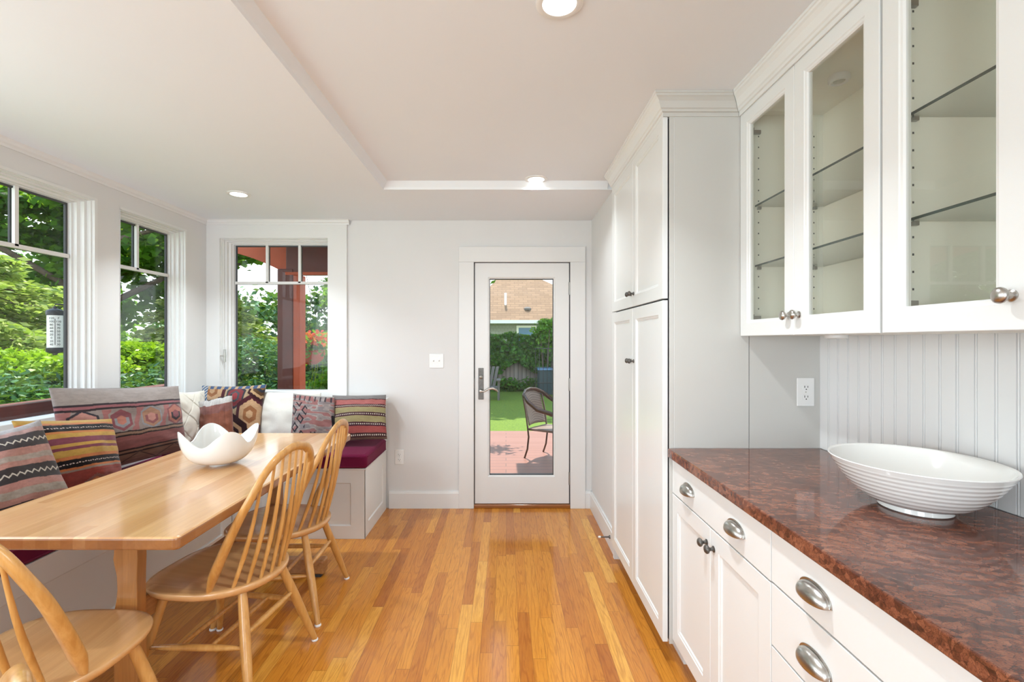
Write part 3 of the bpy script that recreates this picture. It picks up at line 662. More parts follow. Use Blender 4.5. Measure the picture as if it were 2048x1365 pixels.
# ------------------------------------------------------------------ table
TZ = .765
tb = empty('dining_table', (-1.398, 2.285, 0), 'long oak butcher-block trestle dining table along the window bench', 'table')
cor = []
for cx_, cy_, a0_, rr in ((-1.002, 1.449, -90, .018), (-1.002, 3.105, 0, .05), (-1.794, 3.105, 90, .05), (-1.794, 1.449, 180, .018)):
    ox = cx_ - rr * (1 if cx_ > -1.4 else -1); oy = cy_ - rr * (1 if cy_ > 2 else -1)
    cor += [(ox + rr * math.cos(math.radians(a0_ + k * 15)), oy + rr * math.sin(math.radians(a0_ + k * 15))) for k in range(7)]
P(MB().prism(cor, lambda a, b, d: (a, b, d), TZ - .040, TZ), 'tabletop', M['table'], tb, bevel=.008)
for yf, yl in ((1.685, 1), (2.75, 2)):
    x0, x1 = -1.392, -1.308; out = []
    zs = [.10, .30, .36, .40, .44, .48, .53, .56, .59, .61, TZ - .04]; dl = [0, 0, .003, .001, -.008, -.012, -.010, -.003, .003, .0, 0]
    poly = [(x0 - d_, z_) for z_, d_ in zip(zs, dl)] + [(x1 + d_ * .15, z_) for z_, d_ in reversed(list(zip(zs, dl)))]
    P(MB().prism(poly, lambda a, b, d: (a, d, b), yf, yf + .045), 'post', M['tleg'], tb, bevel=.003)
    P(MB().box(-1.72, -1.05, yf - .012, yf + .057, .016, .10), 'foot', M['tleg_y'], tb, bevel=.012)
    for xa in (-1.70, -1.12): P(MB().box(xa, xa + .05, yf - .005, yf + .05, 0, .017), 'foot_pad', M['slot'], tb)
P(MB().box(-1.365, -1.335, 1.73, 2.75, .33, .42), 'stretcher', M['tleg_y'], tb, bevel=.004)

# ------------------------------------------------------------------ windsor chairs (local: facing -X, v = +Y)
def seat_outline(n=72):
    out = []
    for k in range(n):
        a = 2 * PI * k / n; c, s = math.cos(a), math.sin(a)
        if c < 0: ax, ay, e = .245, .228, 2.05
        else: ax, ay, e = .238, .236 , 2.9
        bl = min(1, max(0, (c + .35) / .7)); e = 2.05 + .95 * bl; ax = .245 - .007 * bl; ay = .228 + .008 * bl
        r = (abs(c / ax) ** e + abs(s / ay) ** e) ** (-1 / e); out.append((r * c, r * s))
    return out
SH = .432
HC = [(.1975, -.086, SH - .004), (.205, -.115, .50), (.214, -.165, .60), (.216, -.215, .70), (.204, -.255, .78), (.170, -.282, .855), (.115, -.298, .905), (.055, -.304, .928), (0, -.306, .935)]
def hoop_path():
    half = [Vector((-u, v, z)) for v, u, z in HC]; full = half + [Vector((p.x, -p.y, p.z)) for p in reversed(half[:-1])]
    # catmull-rom densify
    out = []
    for i in range(len(full) - 1):
        p0 = full[max(i - 1, 0)]; p1 = full[i]; p2 = full[i + 1]; p3 = full[min(i + 2, len(full) - 1)]
        for k in range(5):
            t = k / 5; out.append(.5 * ((2 * p1) + (p2 - p0) * t + (2 * p0 - 5 * p1 + 4 * p2 - p3) * t * t + (3 * p1 - p0 - 3 * p2 + p3) * t ** 3))
    out.append(full[-1]); return out
def make_chair(label):
    t = empty('windsor_chair', (0, 0, 0), label, 'chair', 'windsor chairs at the table'); ol = seat_outline(); n = len(ol)
    # seat
    mb = MB(); vs = []; rings = [(0.0, 0), (.35, 0), (.6, 0), (.8, 0), (.93, 0), (.985, 0), (1.0, .005), (1.0, .013), (.985, .022), (.95, .031), (.9, .034), (0.0, .034)]
    for r, dz in rings:
        for u, v in ol:
            z = SH - dz
            if dz == 0:
                z = SH - .013 * max(0, 1 - (r / .9) ** 2) ** 1.5
                if r > .98: z = SH - .001
            vs.append((-u * max(r, .001), v * max(r, .001), z))
    fs = [(i * n + j, i * n + (j + 1) % n, (i + 1) * n + (j + 1) % n, (i + 1) * n + j) for i in range(len(rings) - 1) for j in range(n)]
    mb.add(vs, fs); mb.build('seat', M['seat'], t, smooth=True)
    # hoop: flattened section widening towards tapered ends
    hp_ = hoop_path(); k = len(hp_); rad = []
    for i in range(k):
        e_ = min(i, k - 1 - i) / (k / 2); rad.append(.023 * (0.42 + .58 * min(1, e_ / .12)) if e_ < .12 else .023 * (1.0 - .24 * min(1, (e_ - .12) / .5)))
    MB().tube(hp_, rad, 14, flat=(1.12, .72, (0, 1, 0))).build('back_hoop', M['chair'], t, smooth=True)
    # spindles
    for i in range(8):
        a = (i - 3.5) * .233; bu, bv = -.222 * math.cos(a), .214 * math.sin(a); tv = (i - 3.5) / 3.5 * .166
        # find hoop point with y nearest tv in the upper part
        best = min((p for p in hp_ if p.z > .6), key=lambda p: abs(p.y - tv))
        p0 = Vector((-bu, bv, SH - .006)); p1 = Vector((best.x, best.y, best.z - .004)); 
        pts = [p0.lerp(p1, s) for s in (0, .08, .3, .45, .6, .8, 1)]
        for s, p in zip((0, .08, .3, .45, .6, .8, 1), pts): p.x += .012 * math.sin(PI * s)
        MB().tube(pts, [.0068, .0078, .0092, .0088, .0074, .0060, .0054], 10).build('spindle', M['chair'], t, smooth=True)
    # legs
    legs = {}
    for nm, (u0, v0, u1, v1) in {'bl': (-.165, -.12, -.271, -.226), 'br': (-.165, .12, -.271, .226), 'fl': (.13, -.150, .214, -.244), 'fr': (.13, .150, .214, .244)}.items():
        a = Vector((-u0, v0, SH - .03)); b = Vector((-u1, v1, .008)); legs[nm] = (a, b)
        lg = MB().tube([a, a.lerp(b, .1), a.lerp(b, .4), a.lerp(b, .6), a.lerp(b, .85), b], [.0155, .0175, .0195, .0185, .0145, .0120], 14).build('leg', M['chair'], t, smooth=True)
        MB().lathe([(0, 0), (.013, 0), (.015, .003), (.014, .009), (.011, .011), (0, .011)], (b.x, b.y, 0), 'Z', 16).build('glide', M['glide'], lg, smooth=True)
    def on(nm, z):
        a, b = legs[nm]; return a.lerp(b, (a.z - z) / (a.z - b.z))
    def stretch(p, q_, r=.0125): MB().tube([p, p.lerp(q_, .06), p.lerp(q_, .3), p.lerp(q_, .5), p.lerp(q_, .7), p.lerp(q_, .94), q_], [r * .5, r * .62, r * .95, r, r * .95, r * .62, r * .5], 12).build('stretcher', M['chair'], t, smooth=True)
    sl, sr = (on('bl', .215), on('fl', .205)), (on('br', .215), on('fr', .205))
    stretch(*sl); stretch(*sr); stretch(on('bl', .255), on('br', .255))
    for f in (.36, .68): stretch(sl[0].lerp(sl[1], f), sr[0].lerp(sr[1], f), .0105)
    return t
ch = make_chair('honey beech hoop-back chair in the middle, its seat before the table corner')
# local frame: facing -X, chair "front" u -> -x ; rotation theta turns facing towards +Y i.e. clockwise seen from above
def place(c, x, y, th): c.location = (x, y, 0); c.rotation_euler = (0, 0, -th)
place(ch, -1.168, 1.974, .121)
c3 = copy_tree(ch); c3['label'] = 'honey beech hoop-back chair farthest away, beside the plum bench cushion'; place(c3, -1.178, 2.493, -.029)
c1 = copy_tree(ch); c1['label'] = 'honey beech hoop-back chair at the near table end, bottom left corner'; place(c1, -1.385, 1.422, PI / 2)
c4 = copy_tree(ch); c4['label'] = 'chair of which only the rounded top rail shows at the bottom left edge'; place(c4, -.798, .350, -PI / 4)

# ------------------------------------------------------------------ built-in benches
BZ = .487
bk = empty('window_bench', (-1.70, 3.58, 0), 'white panelled built-in bench under the back window', 'bench')
xe = -.975
mb = MB().box(XL + .005, xe - .012, 3.292, YB - .022, 0, BZ - .012); P(mb, 'bench_body', M['bench_white'], bk)
P(MB().box(XL + .005, xe + .008, 3.270, YB - .022, BZ - .012, BZ), 'bench_top', M['trim'], bk, bevel=.004)
P(MB().box(xe - .05, xe - .0004, 3.2774, 3.32, 0, BZ - .0125), 'corner_post', M['bench_white'], bk)
mf = lambda a, b, d: (a, 3.277 + d, b)
for x0, x1, s0, s1 in ((-1.63, xe, .09, .095), (-1.905, -1.63, .08, .05)):
    P(MB().rings(mf, (x0, x1, 0, BZ - .012), [(0, .014), (0, 0), ((s0, s1, .088, .090), 0), ((s0 + .004, s1 + .004, .092, .094), .005), ((s0 + .008, s1 + .008, .096, .098), .010)], True), 'front_panel', M['bench_white'], bk)
P(MB().rings(lambda a, b, d: (xe - d, a, b), (3.277, YB - .022, 0, BZ - .012), [(0, 0), ((.09, .09, .088, .09), 0), ((.096, .096, .094, .096), .008)], True), 'end_panel', M['bench_white'], bk)
mb = MB().box(XL + .005, xe, 3.80, YB - .020, BZ, .885); P(mb, 'backrest', M['bench_white'], bk)
P(MB().box(XL + .005, xe + .022, 3.785, YB - .020, .885, .905), 'backrest_cap', M['trim'], bk, bevel=.004)
lb = empty('window_bench', (-2.16, 1.9, 0), 'long white built-in bench under the left windows, behind the table', 'bench')
xf = -1.886
P(MB().box(XL + .004, xf - .014, -.4, 3.277, 0, BZ - .014), 'bench_body', M['bench_white'], lb)
P(MB().box(XL + .004, xf + .006, -.4, 3.268, BZ - .014, BZ), 'bench_top', M['trim'], lb, bevel=.004)
ml = lambda a, b, d: (xf - d, a, b)
P(MB().rings(ml, (-.4, 3.262, 0, BZ - .014), [(0, .014), (0, 0), ((.08, .1, .075, .10), 0), ((.084, .104, .079, .104), .005), ((.088, .108, .083, .108), .010)], True), 'front_panel', M['bench_white'], lb)
P(MB().box(XL + .004, XL + .055, -.4, 3.79, BZ, .875), 'backrest', M['bench_white'], lb)
P(MB().box(XL + .002, XL + .085, -.4, 3.78, .875, .895), 'backrest_cap', M['trim'], lb, bevel=.004)

def cushion(name, label, x0, x1, y0, y1, z0, z1, cham=None):
    t = empty(name, ((x0 + x1) / 2, (y0 + y1) / 2, z0), label, 'seat cushion')
    if cham: poly = cham
    else: poly = [(x0, y0), (x1, y0), (x1, y1), (x0, y1)]
    P(MB().prism(poly, lambda a, b, d: (a, b, d), z0, z1), 'cushion_body', M['purple'], t, bevel=.022, smooth=True)
    mb = MB()
    for z in (z0 + .016, z1 - .016):
        pts = [(a, b, z) for a, b in poly]; cx = sum(p[0] for p in pts) / len(pts); cy = sum(p[1] for p in pts) / len(pts)
        pts2 = []
        for i in range(len(pts)):
            a = Vector(pts[i]); b = Vector(pts[(i + 1) % len(pts)])
            for f in (0.04, .5, .96): pts2.append(a.lerp(b, f))
        pts2.append(pts2[0].copy()); mb.tube(pts2, .0032, 6, cap=False)
    P(mb, 'piping', M['purple'], t, smooth=True); return t
cushion('bench_cushion', 'plum upholstered cushion on the bench under the back window', XL + .06, -.955, 3.255, 3.80, BZ + .001, BZ + .098)
cushion('bench_cushion', 'plum upholstered cushion on the left bench, mostly hidden behind the table', XL + .06, -1.868, -.4, 3.250, BZ + .001, BZ + .098)

# ------------------------------------------------------------------ pillows
def C(h):
    h = h.lstrip('#'); v = [int(h[i:i + 2], 16) / 255 for i in (0, 2, 4)]
    return np.array([x / 12.92 if x <= .04045 else ((x + .055) / 1.055) ** 2.4 for x in v])
def vnoise(u, v, fu, fv, seed=0):
    """cheap smooth value noise on arrays"""
    r = np.random.default_rng(seed); G = r.random((64, 64)); x = (u * fu) % 63; y = (v * fv) % 63
    i = np.floor(x).astype(int); j = np.floor(y).astype(int); a = x - i; b = y - j; a = a * a * (3 - 2 * a); b = b * b * (3 - 2 * b)
    return (G[i, j] * (1 - a) * (1 - b) + G[(i + 1) % 64, j] * a * (1 - b) + G[i, (j + 1) % 64] * (1 - a) * b + G[(i + 1) % 64, (j + 1) % 64] * a * b)
def stripes(v, u, stops, wob=.004, seed=1):
    vv = v + (vnoise(u, v, 12, 3, seed) - .5) * wob * 2; out = np.zeros(u.shape + (3,)); 
    for p, c in stops: out[vv >= p] = C(c)
    return out
def heather(col, u, v, amt=.12, seed=3):
    n = vnoise(u, v, 23, 63, seed) * .6 + vnoise(u, v, 60, 60, seed + 1) * .4; return np.clip(col * (1 + (n[..., None] - .5) * 2 * amt), 0, 1)
def tri(x): return np.abs((x % 1.0) - .5) * 2          # 1..0..1
def f_dark_pink(u, v):                                   # grey / charcoal / pink with zigzags
    c = stripes(v, u, [(0, '#b9b3b4'), (.07, '#c79a94'), (.12, '#4a4245'), (.28, '#c98d80'), (.36, '#b8a698'), (.42, '#c98b7c'), (.48, '#463f40'), (.64, '#cf8f82'), (.72, '#bcae9e'), (.80, '#c98b7c'), (.86, '#3a3133')], .006, 5)
    for vc in (.20, .56):
        z = vc + (tri(u * 13) - .5) * .035; c[np.abs(v - z) < .009] = C('#e6dccb')
    return heather(c, u, v, .18)
def f_yellow(u, v):
    c = stripes(v, u, [(0, '#d9a52a'), (.06, '#e0803a'), (.09, '#1c1416'), (.19, '#e08228'), (.22, '#d8a422'), (.28, '#8f3c50'), (.36, '#d8a422'), (.40, '#8f3c50'), (.44, '#d3a01f'), (.52, '#dd7a22'), (.56, '#1a1215'), (.66, '#e07a26'), (.685, '#a99383'), (.71, '#b3402e')], .004, 8)
    for vc in (.14, .61):
        k = (np.abs(v - vc - .004 * np.sin(u * 90)) < .006); c[k & ((u * 34) % 1 < .6)] = C('#e8c9bb')
    m = v > .71; b = C('#b3402e')[None] * (1 - .35 * vnoise(u, v, 3, 60, 9)[m][:, None]); c[m] = b
    d = np.abs(u - .52) * 1.6 + np.abs(v - .86) * 3.0
    c[(d < .22) & ((v * 70) % 1 < .45)] = C('#8d8578'); c[d < .10] = C('#d9772b')
    return heather(c, u, v, .14)
def f_large(u, v):
    c = stripes(v, u, [(0, '#a99a93'), (.20, '#3e3036'), (.225, '#a95f66'), (.255, '#3a2b30'), (.28, '#a08d86'), (.57, '#3a2a2a'), (.59, '#a37a5e'), (.62, '#33231f'), (.64, '#95504a'), (.80, '#33211d'), (.82, '#96694c'), (.845, '#33211d'), (.865, '#8a6147')], .008, 12)
    band = (v > .28) & (v < .57); vc = .425
    cols = ['#d08a7a', '#9d4f58', '#b98463', '#cf7a62']; bgc = ['#3e3740', '#a3928b', '#9b9aa0', '#9d5557']
    uu = u * 4.0; idx = np.floor(uu).astype(int) % 4; fu = (uu % 1) - .5
    for k in range(4):
        mk = band & (idx == k); hexd = np.maximum(np.abs(fu) * 1.15, np.abs(v - vc) * 2.6 + np.abs(fu) * .55)
        c[mk & (np.abs(fu + (v - vc) * 1.2) > .42)] = C('#b56c68'); c[mk & (hexd < .43)] = C(bgc[k]); c[mk & (hexd < .36)] = C(cols[k]); c[mk & (hexd < .26) & (v > vc - .03)] = C(bgc[(k + 1) % 4]); c[mk & (hexd < .16)] = C(cols[(k + 2) % 4])
    low = (v > .865) | ((v > .64) & (v < .80))
    c[low] *= (.8 + .4 * vnoise(u, v, 6, 50, 4)[low][:, None])
    dz = np.abs(tri(u * 3.0) * .12 + .86 - v); c[(v > .87) & (dz < .006)] = C('#4b3328')
    return heather(c, u, v, .15)
def f_diamond(u, v):
    c = np.zeros(u.shape + (3,)) + C('#4a1520')
    # staggered hexagonal medallions along diagonals
    def med(cu, cv, w, h, cols):
        d = np.maximum(np.abs(u - cu) / w, np.abs(u - cu) / w * .5 + np.abs(v - cv) / h * .78)
        st_ = d + .03 * (np.sin(u * 120) > 0) * (np.abs(d - .8) < .1)
        for r, cc in cols: c[st_ < r] = C(cc)
    A = [(1, '#b08a63'), (.82, '#b89a70'), (.62, '#3c3a44'), (.50, '#8e2c31'), (.3, '#4d5258'), (.2, '#a33036')]
    B = [(1, '#3b1118'), (.85, '#c59a62'), (.68, '#5b3a16'), (.5, '#33323c'), (.34, '#8a5a22'), (.16, '#1d1a22')]
    D_ = [(1, '#551724'), (.74, '#d2a06c'), (.42, '#a8672f'), (.2, '#d2a06c')]
    E_ = [(1, '#3b1118'), (.62, '#d2a06c'), (.40, '#46202a'), (.2, '#c98b55')]
    med(.60, .22, .24, .30, A); med(.28, .58, .26, .34, B); med(.87, .55, .22, .30, D_); med(.60, .90, .24, .28, E_); med(.20, .10, .22, .24, D_); med(-.02, .9, .22, .3, A); med(.98, .0, .2, .25, B)
    c[(v < .07)] = C('#3d5a86'); c[(v < .07) & ((u * 9) % 1 < .4)] = C('#c7a273'); c[(u < .12) & (v < .35)] = C('#3f6ea0'); c[(u < .12) & (v < .35) & (((u + v) * 16) % 1 < .4)] = C('#e2d8c6')
    return heather(c, u, v, .14)
def f_rust(u, v):
    c = stripes(v, u, [(0, '#cfc8c2'), (.13, '#9b5f55'), (.30, '#a45c40'), (.55, '#a55a38')], .03, 20)
    c = c * (.86 + .28 * vnoise(u, v, 50, 3, 6)[..., None])
    k = (v > .68) & (np.abs(u - .6) < .3) & ((v * 22) % 1 < .35) & ((u * 7 + np.floor(v * 22) * .37) % 1 < .6); c[k] = C('#d79a6a'); return heather(c, u, v, .1)
def f_hooks(u, v):
    c = np.zeros(u.shape + (3,)) + C('#9f8f8b'); n = vnoise(u, v * 1.0, 7, 26, 31)
    c[n > .58] = C('#a86a66'); c[n < .30] = C('#8b7d7f'); c[(n > .47) & (n < .52)] = C('#b8a99d')
    # dark hooked medallions descending on the left
    s1 = tri(u * 3.2 + v * 2.4); s2 = tri(u * 3.2 - v * 3.4)
    k = (u + v * .15 < .46) & (v > .18) & (((np.abs(s1 - .5) < .13) & (s2 > .35)) | ((np.abs(s2 - .5) < .12) & (s1 > .55))); c[k] = C('#2e2a33')
    c[(np.abs(u - .55) < .06) & (np.abs(v - .82) < .035) & ~((np.abs(u - .55) < .03) & (np.abs(v - .82) > .012))] = C('#2e2a33')
    c[(u > .95) & (v > .42) & (v < .9)] = C('#1f1b22'); m = (v < .14); c[m & (np.abs(tri(u * 4) - .5) < .15)] = C('#4a4248'); c[v < .03] = C('#a9a099')
    return heather(c, u, v, .12)
def f_striped(u, v):
    c = stripes(v, u, [(0, '#8d8583'), (.11, '#4a2a30'), (.125, '#c2655f'), (.24, '#4e2230'), (.31, '#b08e5c'), (.325, '#a99a62'), (.44, '#4e2230'), (.52, '#a8975f'), (.66, '#4e2230'), (.74, '#b2463f'), (.88, '#4e2a2a'), (.97, '#7c5a48')], .004, 41)
    for vc in (.275, .48, .70, .925): c[(np.abs(v - vc) < .012) & ((u * 26 + (vc < .3) * v * 40) % 1 < .5)] = C('#e4d3bf')
    return heather(c, u, v, .12)
def f_white(u, v): return heather(np.zeros(u.shape + (3,)) + C('#d9d5cc'), u, v, .03)
def f_quilt(u, v):
    c = np.zeros(u.shape + (3,)) + C('#d8d2c6'); return heather(c, u, v, .04)
def pillow(label, TL, TR, BR, BL, fn, T=.07, n=150, relief=None, pinch=.06, seed=0, group='pillows on the bench'):
    TL, TR, BR, BL = [Vector(p) for p in (TL, TR, BR, BL)]
    cen = (TL + TR + BR + BL) / 4; nr = (TR - TL).cross(BL - TL).normalized()     # faces camera/room?
    if nr.dot(Vector((0, 0, CAMZ)) - cen) < 0: nr = -nr
    s = np.linspace(-1, 1, n); t_ = np.linspace(-1, 1, n); Sg, Tg = np.meshgrid(s, t_, indexing='ij')
    S2 = Sg * (1 - pinch * (1 - Tg ** 2)); T2 = Tg * (1 - pinch * (1 - Sg ** 2)); U = (S2 + 1) / 2; V = (T2 + 1) / 2
    TLa, TRa, BRa, BLa, na = [np.array(p) for p in (TL, TR, BR, BL, nr)]
    base = (TLa * ((1 - U) * (1 - V))[..., None] + TRa * (U * (1 - V))[..., None] + BRa * (U * V)[..., None] + BLa * ((1 - U) * V)[..., None])
    puff = ((1 - Sg ** 2) ** .55) * ((1 - Tg ** 2) ** .55); wr = (vnoise((Sg + 1) / 2, (Tg + 1) / 2, 5, 5, 50 + seed) - .5) * .028 * puff
    rad = np.sqrt(Sg ** 2 + Tg ** 2); fold = .006 * np.sin(np.arctan2(Tg, Sg) * 14 + seed) * np.clip(rad - .55, 0, 1) * puff * 2
    th = T * puff + wr + fold + .004
    if relief is not None: th = th + relief((Sg + 1) / 2, (Tg + 1) / 2) * puff
    front = base + na * th[..., None]; back = base - na * (T * puff * .8 + .004)[..., None]
    verts = np.concatenate([front.reshape(-1, 3), back.reshape(-1, 3)]) - np.array(cen)
    idx = np.arange(n * n).reshape(n, n); a = idx[:-1, :-1].ravel(); b = idx[1:, :-1].ravel(); c_ = idx[1:, 1:].ravel(); d = idx[:-1, 1:].ravel()
    F1 = np.stack([a, b, c_, d], 1); F2 = np.stack([a, d, c_, b], 1) + n * n
    rim = np.concatenate([idx[:, 0], idx[-1, 1:], idx[::-1, -1][1:], idx[0, ::-1][1:-1]]); r2 = np.roll(rim, -1); F3 = np.stack([r2, rim, rim + n * n, r2 + n * n], 1)
    faces = np.concatenate([F1, F2, F3]); me = bpy.data.meshes.new('throw_pillow'); me.from_pydata(verts.tolist(), [], faces.tolist())
    col = (np.asarray(fn((Sg + 1) / 2, (Tg + 1) / 2)) * (1 if fn in (f_white, f_quilt) else .72)).reshape(-1, 3)
    if fn not in (f_white, f_quilt): col = col * .80 + col.mean(1, keepdims=True) * .20
    col = np.concatenate([col, col]); col = np.concatenate([col, np.ones((len(col), 1))], 1)
    at = me.color_attributes.new('weave', 'FLOAT_COLOR', 'POINT'); at.data.foreach_set('color', col.astype(np.float32).ravel())
    me.polygons.foreach_set('use_smooth', [True] * len(me.polygons)); me.materials.append(M['kilim'])
    import bmesh
    bm = bmesh.new(); bm.from_mesh(me); bmesh.ops.recalc_face_normals(bm, faces=bm.faces); bm.to_mesh(me); bm.free()
    o = bpy.data.objects.new('throw_pillow', me); COL.objects.link(o); o.location = cen
    tag(o, label, 'pillow', group); return o
def q_relief(u, v):
    a = np.minimum(tri(u * 2.2 + v * 2.0), tri(u * 2.0 - v * 2.4)); return -.010 * np.exp(-(a / .06) ** 2)
pillow('grey, charcoal and pink striped kilim pillow with zigzag lines, leftmost at photo edge', pt(-120, 886, X=-2.16), pt(80, 840, X=-2.05), pt(152, 1012, X=-1.96), pt(-70, 1075, X=-2.0), f_dark_pink, .085, 220, seed=1)
pillow('yellow, orange, black and red striped kilim pillow', pt(24, 842, X=-2.22), pt(222, 838, X=-2.16), pt(246, 968, X=-2.03), pt(92, 1012, X=-2.09), f_yellow, .085, 220, seed=2, pinch=.03)
pillow('largest kilim pillow, long and mauve-brown with hooked hexagons, below the left window', pt(98, 776, X=-2.33), pt(356, 772, X=-2.17), pt(374, 898, X=-2.10), pt(128, 965, X=-2.26), f_large, .085, 240, seed=3, pinch=.03)
pillow('off-white pillow stitched with crossing tucks, next to the largest kilim pillow', pt(336, 783, X=-2.29), pt(408, 781, X=-2.24), pt(412, 893, X=-2.18), pt(358, 898, X=-2.20), f_quilt, .06, 160, relief=q_relief, seed=4)
pillow('kilim pillow of maroon, blue and tan diamonds in the bench corner', pt(404, 771, Y=3.715), pt(533, 769, Y=3.70), pt(518, 884, Y=3.56), pt(404, 884, Y=3.57), f_diamond, .07, 220, seed=5)
pillow('small rust-brown kilim pillow with pale top edge, in front of the diamond pillow', pt(397, 804, Y=3.40), pt(464, 789, Y=3.42), pt(468, 892, Y=3.38), pt(402, 894, Y=3.36), f_rust, .05, 160, seed=6, pinch=.03)
pillow('plain off-white pillow under the back window', pt(515, 784, Y=3.73), pt(642, 786, Y=3.73), pt(640, 888, Y=3.62), pt(517, 888, Y=3.62), f_white, .05, 120, seed=7, pinch=.02)
pillow('faded grey and pink kilim pillow with dark hooked motifs', pt(587, 787, Y=3.63), pt(669, 794, Y=3.62), pt(672, 888, Y=3.50), pt(580, 888, Y=3.50), f_hooks, .05, 200, seed=8, pinch=.03)
pillow('red and olive striped kilim pillow with white dot rows, rightmost on the bench', pt(665, 791, Y=3.68), pt(772, 790, Y=3.68), pt(774, 878, Y=3.52), pt(667, 884, Y=3.50), f_striped, .055, 220, seed=9, pinch=.03)

# ------------------------------------------------------------------ bowls
def wave_bowl():
    mb = MB(); cx, cy = -1.395, 2.316; na, nt_ = 96, 22; vs = []
    def surf(a, t, off):
        k4 = math.cos(4 * (a - PI / 4)); R = .158 + .015 * k4; H = .134 + .036 * k4 ; 
        r = .040 + (R - .040) * math.sin(t * PI / 2) ** .70; z = .010 + H * (1 - math.cos(t * PI / 2)) ** .95
        return (cx + (r - off) * math.cos(a), cy + (r - off) * math.sin(a), TZ + z + (off if t < .15 else off * .6 * (1 - t)))
    cols = []
    for i in range(na):
        a = 2 * PI * i / na; col = [surf(a, j / nt_, 0) for j in range(nt_ + 1)] + [surf(a, j / nt_, .006) for j in range(nt_, -1, -1)]; vs += col; m = len(col)
    fs = [(i * m + j, ((i + 1) % na) * m + j, ((i + 1) % na) * m + j + 1, i * m + j + 1) for i in range(na) for j in range(m - 1)]
    mb.add(vs, fs); mb.add([vs[i * m + m - 1] for i in range(na)], [tuple(range(na))])
    mb.lathe([(.0, .0), (.046, .0), (.047, .004), (.043, .016), (0, .016)], (cx, cy, TZ), 'Z', 48)
    o = mb.build('wavy_bowl', M['ceramic'], smooth=True, origin=(cx, cy, TZ)); tag(o, 'white ceramic bowl with four-pointed wavy rim on the wooden table', 'bowl'); return o
wave_bowl()
def rib_bowl():
    cx, cy, z0 = 1.104, 1.284, .9142; R = .2; H = .130; sx_, sy_ = .95, 1.03
    outer = [(0, .0), (.078, 0), (.082, .003), (.080, .016)]
    n = 90
    for k in range(n + 1):
        t = k / n; z = .016 + (H - .016) * t; r = .080 + (R - .080) * t ** .52
        if .02 < t < .9: r += .0007 * math.sin(t * 2 * PI * 9.5)
        outer.append((r, z))
    inner = [(R - .001, H + .002), (R - .004, H + .001)]
    for k in range(40):
        t = 1 - k / 40; inner.append((max(0, .072 + (R - .007 - .072) * t ** .52) if t > .02 else .07, .024 + (H - .024) * t))
    inner += [(.05, .0225), (0, .022)]
    o = MB().lathe(outer + inner, (cx, cy, z0), 'Z', 96, sx_, sy_).build('ribbed_bowl', M['ceramic'], smooth=True, origin=(cx, cy, z0))
    tag(o, 'wide white ribbed ceramic bowl on the granite counter', 'bowl')
rib_bowl()

# ------------------------------------------------------------------ outdoors: ground, deck
ZD, ZL = -.15, -.32
g = MB().box(-40, 40, -12, 60, ZL - .2, ZL).build('ground', M['grass']); struct(g)
dk = MB().box(-1.4, 6.0, YB + TH, 8.0, ZD - .12, ZD).build('deck', M['deck']); struct(dk)
# unseen eave keeps sun off the door; second slab added to shadow the deck
ev = MB(); ev.box(-2.7, 2.2, YB + TH, 4.85, 2.46, 2.60); ev.box(.02, 3.0, 4.85, 7.0, 2.50, 2.60); struct(ev.build('eave_and_shadow_slab', M['brownwood']))
# roof above the room
struct(MB().box(XL - .35, 2.3, YR - .4, YB + TH, 2.60, 2.7).build('roof', M['brownwood']))
# exterior ledge outside the left window
o = MB().box(-2.80, -2.68, .3, 4.0, .90, 1.015).build('outside_ledge', M['brownwood'], bevel=.004); struct(o)

# porch frame seen in the back window
pf = empty('porch_frame', (-2.27, 5.0, ZL), 'reddish-brown timber porch post with beam and curved bracket outside the back window', 'porch')
P(MB().box(-2.385, -2.225, 4.95, 5.13, ZL, 2.12), 'post', M['brownwood'], pf, bevel=.01)
P(MB().box(-2.2245, -2.155, 4.96, 5.11, ZL, 2.06), 'post_sunlit_side', M['orange'], pf, bevel=.006)  # added strip, coloured as the sunlit side of the post
P(MB().box(-2.30, -.9, 4.96, 5.06, 2.06, 2.44), 'beam', M['brownwood'], pf, bevel=.01)
P(MB().box(-2.30, -.9, 4.945, 4.96, 2.055, 2.085), 'beam_edge', M['orange'], pf)
arc = []; n = 16
for i in range(n + 1):
    f = i / n; arc.append((-2.28 - 1.15 * f, 2.06 + .30 * (1 - (1 - f) ** 2.2)))
top = [(x, 2.44) for x, z in reversed(arc)]
P(MB().prism(arc + top, lambda a, b, d: (a, d, b), 4.97, 5.06), 'curved_bracket', M['orange'], pf)  # orange stands for sunlight on the bracket

# ------------------------------------------------------------------ foliage
def quads_mesh(name, cen, ax, bx, mat, parent, org):
    """diamond leaves from centres and half-axes"""
    n = len(cen); v = np.empty((n, 4, 3)); v[:, 0] = cen - ax; v[:, 1] = cen + bx; v[:, 2] = cen + ax; v[:, 3] = cen - bx
    v = (v.reshape(-1, 3) - np.array(org)).astype(np.float32); me = bpy.data.meshes.new(name); me.vertices.add(4 * n); me.vertices.foreach_set('co', v.ravel())
    me.loops.add(4 * n); me.loops.foreach_set('vertex_index', np.arange(4 * n, dtype=np.int32)); me.polygons.add(n)
    me.polygons.foreach_set('loop_start', np.arange(0, 4 * n, 4, dtype=np.int32)); me.polygons.foreach_set('loop_total', np.full(n, 4, dtype=np.int32)); me.update(); me.validate()
    me.materials.append(mat); o = bpy.data.objects.new(name, me); COL.objects.link(o)
    if parent: o.parent = parent
    return o
